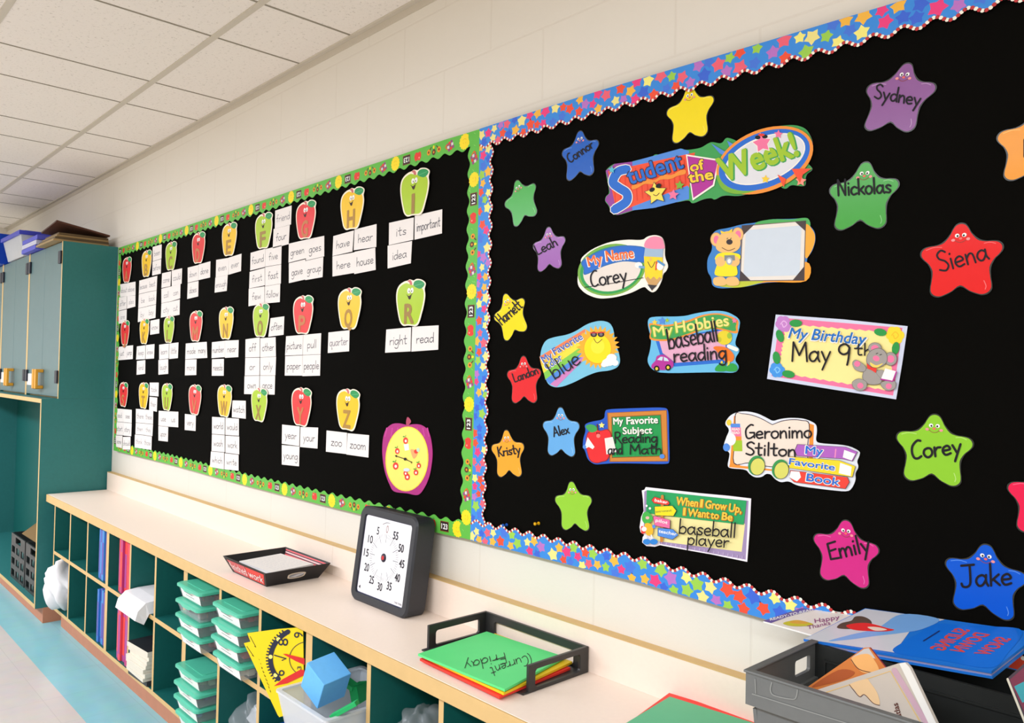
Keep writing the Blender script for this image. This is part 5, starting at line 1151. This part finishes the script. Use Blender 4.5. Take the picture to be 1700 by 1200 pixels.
def cover_word(s_, p0, p1, h):
    cv.text(s_, p0, p1, h, ink(214, 150, 130), .03); cv.text(s_, p0, p1, h, TR_, .0)
for (x0_, y0_), (x1_, y1_), s_ in (((1372, 208), (1205, 335), 'SLIDING'), ((1490, 235), (1330, 345), 'DOWN'), ((1625, 262), (1480, 365), 'SNOW')):
    q0 = (x0_, y0_); q1 = (x1_, y1_); L_ = math.hypot(q1[0]-q0[0], q1[1]-q0[1])
    # letters run towards the reader, tops point left on the cover
    V, F = text_geo(s_, .03); cv.up(); hvec = (-92, -14)
    pts = [cv.P((q0[0]+(q1[0]-q0[0])*u+hvec[0]*v*.95, q0[1]+(q1[1]-q0[1])*u+hvec[1]*v*.95)) for u, v in V]
    for f_ in F: cv.mb.face([pts[k] for k in f_], TR_, bn)
cv.line([(1085, 275), (1180, 215)], 8, ink(30, 50, 110)); cv.part('title', blue)
# ready to read paperback
pd_ = pa + Vector((0, 0, -.004)); K3 = (1260, 990, 8.5)
shift = -bn*.0145
cv = plane_canvas(on_plane(1350, 1056, (0, -.172, 0), NW)+shift, bn, K3)
e3 = [(60, 348), (890, 66), (1340, 262), (1420, 300), (760, 545), (180, 380)]
rb = MB(); q3 = [cv.P(q) for q in e3]
rb.prism([p-bn*.003 for p in q3], bn*.003, WHITE, ink(236, 228, 220)); rtr = tag(rb.build('paperback_book'), 'white paperback with a purple band, lying under the blue book', 'book', 'books at the crate')
cv2 = Canvas(cv.mp, bn, K3, .0003)
VIO = ink(112, 92, 160)
cv2.poly([(60, 348), (890, 66), (1000, 112), (770, 195), (400, 290), (170, 378)], VIO); cv2.text('READY-TO-READ', (160, 344), (770, 200), 34, WHITE, .03); cv2.ell(872, 165, 92, 44, WHITE, -6); cv2.line([(855, 150), (905, 180)], 14, BLACK); cv2.part('purple_band', rtr)
cv2.smooth([(340, 380), (460, 345), (580, 340), (760, 390), (720, 415), (560, 425), (420, 415)], ink(206, 196, 60)); cv2.smooth([(430, 370), (500, 342), (600, 345), (700, 380), (560, 392)], ink(226, 170, 70)); cv2.part('cover_picture', rtr)
cv2.text('Happy', (790, 380), (1140, 320), 60, PLUM, .0); cv2.text('Thanks', (690, 470), (1010, 400), 54, PLUM, .0); cv2.part('title', rtr)
# books standing askew in the crate
def crate_book(label, y, pts, tr, m, edge, th=.006, group='books at the crate'):
    n = Vector((0, -1, .25)).normalized(); p0 = (0, y, .98); c = plane_canvas(p0, n, tr)
    q = [c.P(p) for p in pts]; bb = MB(); bb.prism([p-n*th for p in q], n*th, edge, m)
    o = tag(bb.build('story_book'), label, 'book', group); c.d = .0003; return c, o
K4 = (1240, 1050, 3.696)
c, o = crate_book('orange brown book with a map cover, leaning behind the beige one in the crate', -.285, [(355, 345), (720, 92), (752, 90), (848, 212), (960, 420), (560, 640)], K4, ink(206, 120, 56), ink(180, 60, 60))
c.poly([(640, 155), (720, 100), (748, 95), (790, 160), (720, 140)], ink(196, 190, 186)); c.smooth([(640, 160), (740, 130), (790, 180), (810, 240), (740, 250), (690, 230)], ink(236, 174, 104)); c.smooth([(400, 330), (560, 230), (660, 240), (620, 280), (480, 320)], ink(170, 84, 40)); c.line([(640, 165), (690, 225), (790, 250)], 5, BRN, True); c.part('cover_art', o)
c, o = crate_book('beige book with a map cover, leaning in front in the grey crate', -.335, [(408, 358), (930, 188), (972, 182), (1000, 215), (1260, 760), (700, 900)], K4, ink(196, 184, 170), ink(236, 230, 220), .010)
c.polys(ribbon([(470, 372), (880, 236), (1130, 660)], 6), ink(220, 180, 110)); c.line([(905, 230), (1080, 520), (1200, 740)], 34, ink(196, 160, 172)); c.smooth([(630, 318), (730, 285), (760, 310), (800, 370), (815, 440), (770, 430), (720, 380), (690, 390), (660, 350)], ink(228, 190, 142)); c.line([(630, 320), (690, 392), (722, 380), (775, 432), (815, 446)], 4, BRN, True); c.poly([(935, 190), (972, 184), (1000, 215), (1255, 752), (1215, 760)], ink(230, 226, 218)); c.text('atlas', (950, 515), (925, 430), 34, BRN, .02); c.part('cover_art', o)
c, o = crate_book('dark book with a cream edge standing at the right end of the crate', -.30, [(1595, 282), (1700, 190), (1840, 120), (1840, 620), (1760, 700)], K4, ink(70, 58, 66), ink(206, 200, 180), .008)
c.poly([(1612, 290), (1700, 212), (1830, 150), (1830, 560), (1770, 640)], ink(116, 50, 70)); c.poly([(1640, 330), (1700, 300), (1720, 420), (1690, 430)], ink(60, 150, 160)); c.polys(ribbon([(1600, 285), (1762, 690)], 14), ink(206, 200, 180)); c.part('cover_art', o)

# ------------------------------------------------------------------ notebooks, papers and bags in the cubbies
def books_row(x0, x1, z0, n, cols, h, label, group, y=-.326):
    w = (x1-x0)/n; rnd = random.Random(int(-x0*1000))
    for k in range(n):
        b = MB(); m_ = ink(*cols[k % len(cols)]); xa = x0+w*k; dy = rnd.uniform(0, .012); hk = h-rnd.uniform(0, .008)
        b.box(xa+.0008, xa+w-.0008, y+dy, -.05, z0, z0+hk, m_); o = tag(b.build('notebook', None, .001), label % ('first', 'second', 'third', 'fourth', 'fifth', 'sixth')[k], 'notebook', group)
        b = MB(); b.box(xa+.0025, xa+w-.0025, y+dy-.0006, y+dy, z0+.03, z0+hk-.06, ink(*cols[(k+1) % len(cols)])); b.build('spine_stripe', o)
zl1, zl0 = .4375, .1315
BL_ = [(60, 120, 200), (84, 92, 176), (70, 140, 206), (96, 80, 170), (110, 70, 150)]
RD_ = [(220, 60, 74), (186, 60, 120), (232, 70, 66), (170, 70, 140), (226, 58, 80)]
books_row(-4.250, -4.098, zl1, 5, BL_, .245, '%s blue notebook from the left in the upper cubby left of the red notebooks', 'blue notebooks')
books_row(-4.235, -4.098, zl0, 5, BL_, .262, '%s blue notebook from the left in the lower cubby left of the red notebooks', 'blue notebooks')
books_row(-3.940, -3.776, zl1, 5, RD_, .250, '%s red notebook from the left in the upper cubby', 'red notebooks')
books_row(-3.940, -3.776, zl0, 5, [(168, 74, 150), (228, 76, 90), (178, 70, 140), (232, 70, 66), (190, 60, 120)], .270, '%s red notebook from the left in the lower cubby', 'red notebooks')
WB = mat((236, 234, 236), .4, .04, 30, name='white_plastic')
b = MB(); blob(b, (-4.885, -.27, .275), .12, .12, .14, WB, .2, 5, 22, box=(-5.018, -4.745, -.41, -.03, .133, .414)); tag(b.build('plastic_bag'), 'white plastic bag stuffed in the lower cubby next to the tall cabinet', 'bag')
# white papers drooping over the shelf edge
b = MB(); prof = [(-.12, .496), (-.30, .494), (-.350, .486), (-.378, .455), (-.386, .415)]; lo = [(-.12, .4385), (-.30, .4385), (-.334, .438), (-.342, .415), (-.350, .392)]
xa, xb = -3.728, -3.470
for i in range(len(prof)-1):
    (y0_, z0_), (y1_, z1_), (u0_, w0_), (u1_, w1_) = prof[i], prof[i+1], lo[i], lo[i+1]; sk = .03*(i/4); sk1 = .03*((i+1)/4)
    b.face([(xa-sk, y0_, z0_), (xb-sk, y0_, z0_), (xb-sk1, y1_, z1_), (xa-sk1, y1_, z1_)], WB); b.face([(xa-sk, u0_, w0_), (xb-sk, u0_, w0_), (xb-sk1, u1_, w1_), (xa-sk1, u1_, w1_)], WB)
    b.face([(xb-sk, y0_, z0_), (xb-sk1, y1_, z1_), (xb-sk1, u1_, w1_), (xb-sk, u0_, w0_)], WB); b.face([(xa-sk, y0_, z0_), (xa-sk1, y1_, z1_), (xa-sk1, u1_, w1_), (xa-sk, u0_, w0_)], WB)
b.face([(xa-.03, *prof[-1]), (xb-.03, *prof[-1]), (xb-.03, *lo[-1]), (xa-.03, *lo[-1])], WB); b.face([(xa, *prof[0]), (xb, *prof[0]), (xb, *lo[0]), (xa, *lo[0])], WB)
tag(b.build('paper_stack', None, 0, True), 'white paper stack drooping over the shelf right of the red notebooks', 'papers')
rnd = random.Random(12); z = zl0
for k in range(8):
    th = rnd.uniform(.016, .022); a = math.radians(rnd.uniform(-3, 5)); c0_ = Vector((-3.60+rnd.uniform(-.006, .006), -.225, z+th-.0006))
    y_f = -.112-rnd.uniform(0, .014)
    Pq = [c0_+Vector((x*math.cos(a)-y*math.sin(a), x*math.sin(a)+y*math.cos(a), 0)) for x, y in ((-.105, y_f), (.105, y_f), (.105, .13), (-.105, .13))]
    o = slab('booklet', Pq, th-.0012, (ink(40, 40, 44) if k in (0, 7) else ink(232, 224, 208)), ink(226, 218, 200) if k not in (0,) else ink(60, 60, 62), '%s booklet counted from the bottom in the stack under the white papers' % ('lowest', 'second', 'third', 'fourth', 'fifth', 'sixth', 'seventh', 'topmost black')[k], 'booklet', 'booklets stacked in the lower cubby')
    z += th
# ------------------------------------------------------------------ green lidded bins
LIDG = mat((84, 192, 160), .35, .05, 30, name='sea_green_lid')
def bin_(cx, z0, label, fill, labelled=True, dy=0.0, w=.226):
    h, d = .0563, .29; y0 = -.381+dy; t = thing('storage_bin', label, 'storage bin', (cx, y0+d/2, z0), 'green lidded bins')
    b = MB(); open_box(b, (cx-w/2+.008, cx+w/2-.008, y0+.008, y0+d-.008, z0+h-.010), (cx-w/2+.022, cx+w/2-.022, y0+.020, y0+d-.02, z0+.0004), .002, CLEAR); b.build('body', t)
    b = MB(); o_ = rrect(cx-w/2, cx+w/2, y0, y0+d, .02, 4); o2_ = rrect(cx-w/2+.006, cx+w/2-.006, y0+.006, y0+d-.006, .017, 4); o3_ = rrect(cx-w/2+.03, cx+w/2-.03, y0+.03, y0+d-.03, .012, 4)
    rows = [[(x, y, zz) for x, y in L] for L, zz in ((o2_, z0+h-.0135), (o_, z0+h-.0135), (o_, z0+h-.005), (o2_, z0+h-.0022), (o3_, z0+h-.0022), (o3_, z0+h-.0006))]
    b.grid(rows, LIDG, True, False); b.face(rows[-1], LIDG, Vector((0, 0, 1))); b.build('lid', t, 0)
    b = MB(); dip = [(cx-w*.22, z0+h-.0135), (cx-w*.12, z0+h-.019), (cx+w*.12, z0+h-.019), (cx+w*.22, z0+h-.0135)]; b.prism([(x, y0, zz) for x, zz in dip], (0, .004, 0), LIDG); b.build('latch_lip', t)
    if labelled:
        zz0, zz1 = z0+.004, z0+h-.0145; yb, yt_ = [y0+.020-.012*(q-z0)/(h-.0104)-.0006 for q in (zz0, zz1)]
        b = MB(); b.face([(cx-w*.36, yb-.0004, zz0), (cx+w*.40, yb-.0004, zz0), (cx+w*.42, yt_-.0004, zz1), (cx-w*.38, yt_-.0004, zz1)], WHITE, NW)
        lb = b.build('label_card', t)
        cv = Canvas(lambda u, v: Vector((cx+(u-.5)*w*.5, yt_+(yb-yt_)*v-.0009, zz1+(zz0-zz1)*v)), NW); cv.line([(.05, .35), (.7, .40)], .05, PENCIL); cv.line([(.15, .62), (.8, .66)], .05, PENCIL_L); cv.part('writing', lb)
    b = MB(); rnd = random.Random(int(z0*1e4)+int(cx*100))
    for _ in range(34):
        s = rnd.uniform(.008, .013); x = rnd.uniform(cx-w/2+.036, cx+w/2-.036); y = rnd.uniform(y0+.034, y0+d-.036); zz = z0+.0035+s+rnd.uniform(0, .013)
        b.box(x-s, x+s, y-s, y+s, zz-s, zz+s, ink(*rnd.choice(fill)))
    tag(b.build('counting_pieces'), 'small pieces inside the %s' % label, 'counters', None, 'stuff')
F1, F2, F3, F4 = [(200, 60, 60), (70, 90, 170), (90, 60, 60)], [(140, 140, 136), (190, 150, 110), (90, 96, 100)], [(96, 120, 160), (150, 170, 190)], [(200, 50, 60), (180, 60, 80), (220, 110, 100)]
for st, cx, zz, nn in (('left', -2.972, zl1, 4), ('right', -2.640, zl1, 4), ('low', -2.966, zl0, 4)):
    for k in range(nn):
        nm = {'left': 'upper left bin stack', 'right': 'right bin stack', 'low': 'lower left bin stack'}[st]
        lab = '%s clear bin with green lid in the %s' % (('lowest', 'second lowest', 'second highest', 'top')[k], nm)
        fl = {'left': (F4, F3, F2, F1), 'right': ([(236, 226, 206), (206, 200, 190)], [(206, 60, 70), (240, 210, 60), (90, 120, 190)], [(80, 110, 190), (190, 60, 90)], F4), 'low': ([(70, 70, 160), (180, 60, 70)], [(50, 80, 160), (70, 120, 190)], [(40, 70, 150), (60, 110, 190)], [(200, 214, 196), (160, 190, 160)])}[st][k]
        bin_(cx+(.006, -.005, .004, -.004)[k], zz+.0565*k, lab, fl, not (st == 'left' and k == 2), (.004, 0, -.004, .003)[k])
# clear crumpled bag, blue bin in lower cubbies
b = MB(); blob(b, (-2.632, -.21, .235), .115, .11, .150, CLEAR, .18, 9, 20, .4, box=(-2.774, -2.492, -.36, -.03, .133, .412)); blob(b, (-2.64, -.21, .23), .07, .06, .08, CLEARD, .15, 3, 12); tag(b.build('plastic_bag'), 'clear crumpled plastic bag in the cubby below the right stack of bins', 'bag')
b = MB(); open_box(b, (-2.46, -2.185, -.36, -.08, .30), (-2.44, -2.205, -.34, -.10, zl0+.0004), .004, ink(40, 110, 200, .3)); tag(b.build('open_bin'), 'blue open bin in the lower cubby under the yellow clock cards', 'bin')
# yellow clock cards
K7 = (260, 880, 3.75)
p0 = Vector((-2.47, -.425, .45)); p1 = Vector((-2.165, -.318, .45)); cn = (p1-p0).cross(Vector((0, 0, 1))).normalized(); cn = cn if cn.y < 0 else -cn
YEL_ = mat((238, 208, 6), .4, .03, 30, name='yellow_card'); NAVY = ink(40, 44, 64); REDH = ink(214, 48, 44)
c = plane_canvas(p0+cn*.0, cn, K7, -.006); c.cut([(537, 706), (610, 688), (800, 700), (910, 740), (910, 1106), (840, 1128), (750, 1158)], .002, YEL_)
o = tag(c.part('clock_card', None), 'yellow clock card behind, its corner showing lower left of the other', 'clock card', 'yellow clock cards')
c.line([(556, 725), (600, 790), (590, 782)], 4, BLACK); c.part('printing', o)
c = plane_canvas(p0, cn, K7, 0); c.cut([(567, 640), (760, 614), (914, 602), (922, 1118), (862, 1136), (765, 1162)], .002, YEL_)
o = tag(c.part('clock_card', None), 'yellow clock card with a toothed ring, numerals and red hands', 'clock card', 'yellow clock cards')
c.line([(585, 660), (622, 728), (612, 722)], 4, BLACK)
for k in range(7): c.line([(655+k*9, 850+k*24), (660+k*9, 862+k*24)], 3, BLACK); c.line([(640+k*10, 800+k*26), (643+k*10, 808+k*26)], 2, BLACK)
cc = (945, 800); ringp = [(cc[0]+232*math.cos(math.radians(a))*1.0, cc[1]+200*math.sin(math.radians(a))) for a in range(142, 269, 4)]
ringp = [p for p in ringp if p[1]-17 > 641-.125*(p[0]-567)]
c.line(ringp, 30, NAVY)
for a in range(142, 269, 5):
    x, y = cc[0]+258*math.cos(math.radians(a)), cc[1]+224*math.sin(math.radians(a))
    if y-6 < 641-.125*(x-567): continue
    c.line([(x, y), (cc[0]+246*math.cos(math.radians(a)), cc[1]+212*math.sin(math.radians(a)))], 9, NAVY); c.d -= c.step
c.up()
for a in (150, 184, 218): c.ell(cc[0]+232*math.cos(math.radians(a)), cc[1]+200*math.sin(math.radians(a)), 13, 13, ink(244, 226, 120), n=12)
c.line([(cc[0]+114*math.cos(math.radians(a)), cc[1]+108*math.sin(math.radians(a))) for a in range(120, 262, 8)], 4, NAVY)
c.part('clock_ring', o)
for s_, p_, q_, h_ in (('8', (822, 718), (822, 672), 62), ('7', (770, 800), (768, 760), 70), ('6', (800, 905), (798, 868), 62), ('9', (915, 668), (910, 632), 56), ('3', (905, 865), (900, 845), 26)):
    V, F = text_geo(s_, .0)
    if s_ == '7': c.line([(740, 778), (812, 800), (772, 812)] if False else [(738, 776), (812, 798), (786, 808)], 7, NAVY)
    else:
        c.up(); pts = [c.P((p_[0]+(q_[0]-p_[0])*u-h_*v, p_[1]+(q_[1]-p_[1])*u-6*v)) for u, v in V]
        pts = [c.P((p_[0]-h_*.5+h_*(.5-v)*-1*-1, p_[1]+(q_[1]-p_[1])*u)) for u, v in V]
        for f_ in F: c.mb.face([pts[k] for k in f_], NAVY, cn)
    c.part('clock_numeral', o)
c.poly([(790, 768), (812, 768), (926, 796), (926, 836), (870, 812)], REDH); c.poly([(735, 968), (790, 925), (900, 865), (925, 868), (925, 900), (820, 950)], REDH); c.part('clock_hands', o)
# tub of foam blocks
t = thing('clear_tub', 'milky plastic tub of coloured blocks sticking out of the cubby below the timer', 'tub', (-1.99, -.30, zl1))
b = MB(); open_box(b, (-2.128, -1.852, -.442, -.16, .556), (-2.108, -1.872, -.42, -.18, zl1+.0004), .003, CLEARD); b.build('body', t)
b = MB(); ring(b, [(x, y, .553) for x, y in rrect(-2.131, -1.846, -.449, -.155, .014)], [(x, y, .553) for x, y in rrect(-2.118, -1.859, -.436, -.168, .012)], (0, 0, .006), CLEARD); b.build('rim', t)
V0 = on_plane(537.6, 1137.6, (0, -.405, 0), NW); dep = (V0-CAMP).dot(fwd); s_px = 55.0; s_m = s_px*dep/FPX
e1 = rgt*-37.6+upv*26.5+fwd*33; e2 = rgt*43.4+fwd*34; e1.normalize(); e2 = (e2-e1*e2.dot(e1)).normalized(); e3 = e1.cross(e2); e3 = e3 if (rgt*-17.6-upv*44+fwd*30).dot(e3) > 0 else -e3
b = MB(); c8 = [V0+e1*i*s_m+e2*j*s_m+e3*k*s_m for k in (0, 1) for j in (0, 1) for i in (0, 1)]
CUB = mat((108, 188, 250), .6, .06, 80, name='blue_foam')
for idx in ((0, 1, 3, 2), (4, 5, 7, 6), (0, 1, 5, 4), (2, 3, 7, 6), (0, 2, 6, 4), (1, 3, 7, 5)): b.face([c8[i] for i in idx], CUB)
tag(b.build('foam_block', None, .002), 'big light blue foam cube in the milky tub', 'foam block', 'blocks in the tub')
def bar3(name, a, c_, w, h, m_, label, ya, yc):
    A, C_ = on_plane(a[0], a[1], (0, ya, 0), NW), on_plane(c_[0], c_[1], (0, yc, 0), NW); d_ = (C_-A).normalized(); s_ = d_.cross(Vector((0, 0, 1))).normalized(); u_ = s_.cross(d_)
    b = MB(); P0 = [A+s_*x+u_*y for x, y in ((-w/2, -h/2), (w/2, -h/2), (w/2, h/2), (-w/2, h/2))]; b.prism(P0, C_-A, m_); return tag(b.build(name, None, .001), label, 'foam block', 'blocks in the tub')
GFO = mat((32, 176, 98), .55, .05, 60, name='green_foam')
bar3('foam_strip', (541, 1106), (590, 1142), .03, .014, GFO, 'long green foam strip behind the blue cube', -.30, -.27)
bar3('foam_strip', (551, 1189), (593, 1166), .022, .012, GFO, 'short green foam strip at the front of the tub', -.41, -.37)
bar3('foam_strip', (590, 1150), (603, 1149), .05, .05, ink(20, 150, 80), 'green foam block at the right wall of the tub', -.26, -.25)
b = MB(); blob(b, (-1.905, -.11, .617), .050, .040, .052, ink(34, 56, 150), .12, 6, 12); tag(b.build('cloth_bundle'), 'dark blue bundle behind the foam blocks', 'bundle')
b = MB(); blob(b, (-2.03, -.095, .560), .055, .045, .062, CLEAR, .15, 2, 14); tag(b.build('plastic_bag'), 'clear bag crumpled behind the green foam strip', 'bag')
# bags in the next cubby
b = MB(); blob(b, (-1.715, -.23, .522), .060, .075, .086, CLEAR, .14, 21, 16, .3); tag(b.build('plastic_bag'), 'clear bag with a peaked top in the cubby under the letter tray', 'bag')
b = MB(); blob(b, (-1.715, -.23, .50), .028, .032, .030, ink(226, 214, 200), .1, 4, 12); tag(b.build('counting_pieces'), 'pale pieces inside the peaked clear bag', 'counters', None, 'stuff')
b = MB(); blob(b, (-1.595, -.24, .50), .030, .06, .060, ink(170, 170, 60), .25, 31, 14); tag(b.build('toy_bundle'), 'olive green bundle beside the peaked clear bag', 'bundle')
b = MB(); blob(b, (-1.565, -.10, .52), .028, .05, .080, ink(230, 150, 40), .2, 14, 12); tag(b.build('toy_bundle'), 'orange yellow bundle at the back beside the olive one', 'bundle')

# ------------------------------------------------------------------ things in and on the tall cabinets
GTE = mat((96, 140, 136), .6, .1, 30, name='grey_green_papers')
def milk_crate(x0, x1, label):
    z0, z1, ya, yb = .1125, .395, -.352, -.05; t = thing('milk_crate', label, 'crate', ((x0+x1)/2, (ya+yb)/2, z0), 'black crates')
    for nm, mp, off in (('front_wall', lambda u, v: Vector((x0+(x1-x0)*u, ya, z0+(z1-z0)*v)), (0, .008, 0)), ('back_wall', lambda u, v: Vector((x0+(x1-x0)*u, yb-.008, z0+(z1-z0)*v)), (0, .008, 0)), ('side_wall', lambda u, v: Vector((x1-.008, ya+.008+(yb-ya-.016)*u, z0+(z1-z0)*v)), (.008, 0, 0)), ('side_wall', lambda u, v: Vector((x0, ya+.008+(yb-ya-.016)*u, z0+(z1-z0)*v)), (.008, 0, 0))):
        b = MB()
        def cell(u0, u1, v0, v1, hu0, hu1, hv0, hv1):
            ring_panel(b, mp, u0, u1, v0, v1, hu0, hu1, hv0, hv1, .01, off, BLKP, 2)
        cell(0, 1, .78, 1, .32, .68, .82, .95)
        for r in range(3):
            for k in range(3): cell(k/3, (k+1)/3, r*.26, (r+1)*.26, k/3+.05, (k+1)/3-.05, r*.26+.06, (r+1)*.26-.05)
        b.build(nm, t)
    b = MB(); b.box(x0+.008, x1-.008, ya+.008, yb-.008, z0+.0003, z0+.008, BLKP); b.build('floor_panel', t)
    b = MB(); b.box(x0+.016, x1-.016, ya+.02, yb-.02, z0+.009, z1-.09, GTE); tag(b.build('paper_bundle'), 'grey green papers filling the %s' % label, 'papers', 'papers in the black crates')
milk_crate(-5.575, -5.215, 'right black lattice crate inside the open base cabinet')
milk_crate(-5.965, -5.600, 'left black lattice crate inside the open base cabinet')
bf = MB(); q = [(-5.80, -.33, .4105), (-5.26, -.33, .415), (-5.26, -.10, .63), (-5.70, -.10, .61)]
slab('folder', q, .012, ink(116, 88, 40), ink(96, 72, 34), 'brown folder propped on top of the black crates', 'folder')
b = MB(); blob(b, (-5.83, -.17, .47), .06, .05, .07, mat((150, 140, 124), .9, .2, 40, name='grey_plush'), .1, 8, 12)
for s in (-1, 1): blob(b, (-5.83+s*.04, -.18, .555), .02, .014, .03, mat((120, 104, 86), .9, .2, 40, name='brown_plush'), .05, 3, 8)
pl = tag(b.build('plush_toy'), 'small grey plush animal with pointed ears behind the brown folder', 'plush toy')
b = MB()
for s in (-1, 1): blob(b, (-5.825+s*.022, -.222, .485), .007, .005, .007, BLACK, 0, 1, 6)
b.build('eyes', pl)
b = MB(); b.box(-5.93, -5.75, -.26, -.09, .397, .4005, GTE); tag(b.build('card_sheet'), 'grey card under the plush animal on the left crate', 'card')
# folded boards on the cabinet
BD = [(104, 84, 56), (150, 124, 84), (92, 76, 54), (160, 134, 92)]
for k in range(4):
    z = 2.2065+k*.0135; x0, x1 = -5.60+.03*k, -5.185-.006*k
    slab('presentation_board', [(x0, -.345+.01*k, z+.012), (x1, -.345+.01*k, z+.012), (x1, -.045, z+.012), (x0, -.045, z+.012)], .0115, ink(*BD[k]), ink(*BD[3-k]), '%s flat brown board in the pile on the cabinet' % ('lowest', 'second', 'third', 'fourth')[k], 'board', 'boards piled on the cabinet')
slab('presentation_board', [(-5.52, -.335, 2.296), (-5.17, -.335, 2.324), (-5.17, -.045, 2.274), (-5.50, -.045, 2.2735)], .010, ink(96, 62, 44), ink(80, 48, 36), 'dark brown folded board lifted open on top of the pile', 'board', 'boards piled on the cabinet')
# blue lidded bin and blue bins
BLU_ = mat((62, 70, 190), .35, .05, 30, name='violet_blue_plastic')
t = thing('lidded_bin', 'clear bin with a violet blue lid on top of the cabinets', 'storage bin', (-6.3, -.18, 2.206))
b = MB(); open_box(b, (-6.60, -6.06, -.335, -.04, 2.345), (-6.56, -6.10, -.31, -.06, 2.2065), .004, CLEARD); b.build('body', t)
b = MB(); b.box(-6.615, -6.045, -.35, -.025, 2.345, 2.372, BLU_); b.box(-6.57, -6.09, -.31, -.065, 2.372, 2.380, BLU_); b.build('lid', t, .005)
b = MB(); b.box(-6.52, -6.14, -.28, -.09, 2.211, 2.27, ink(196, 150, 120)); tag(b.build('paper_bundle'), 'tan papers inside the clear bin with the violet blue lid', 'papers')
for k in range(3):
    slab('binder', [(-6.03+.01*k, -.335, 2.2335+.029*k), (-5.66+.02*k, -.335, 2.2335+.029*k), (-5.66+.02*k, -.06, 2.2335+.029*k), (-6.03+.01*k, -.06, 2.2335+.029*k)], .0265, ink(70, 78, 196) if k != 1 else ink(96, 104, 206), ink(88, 92, 200) if k != 1 else ink(200, 200, 220), '%s blue binder between the clear bin and the brown boards' % ('lowest', 'middle', 'top')[k], 'binder', 'blue binders on the cabinet')
t = thing('blue_bin', 'bright blue bin at the far left on top of the cabinets', 'bin', (-6.95, -.18, 2.206))
b = MB(); open_box(b, (-7.2, -6.67, -.36, -.04, 2.42), (-7.17, -6.70, -.34, -.06, 2.2065), .005, ink(24, 70, 190, .3)); b.build('body', t)
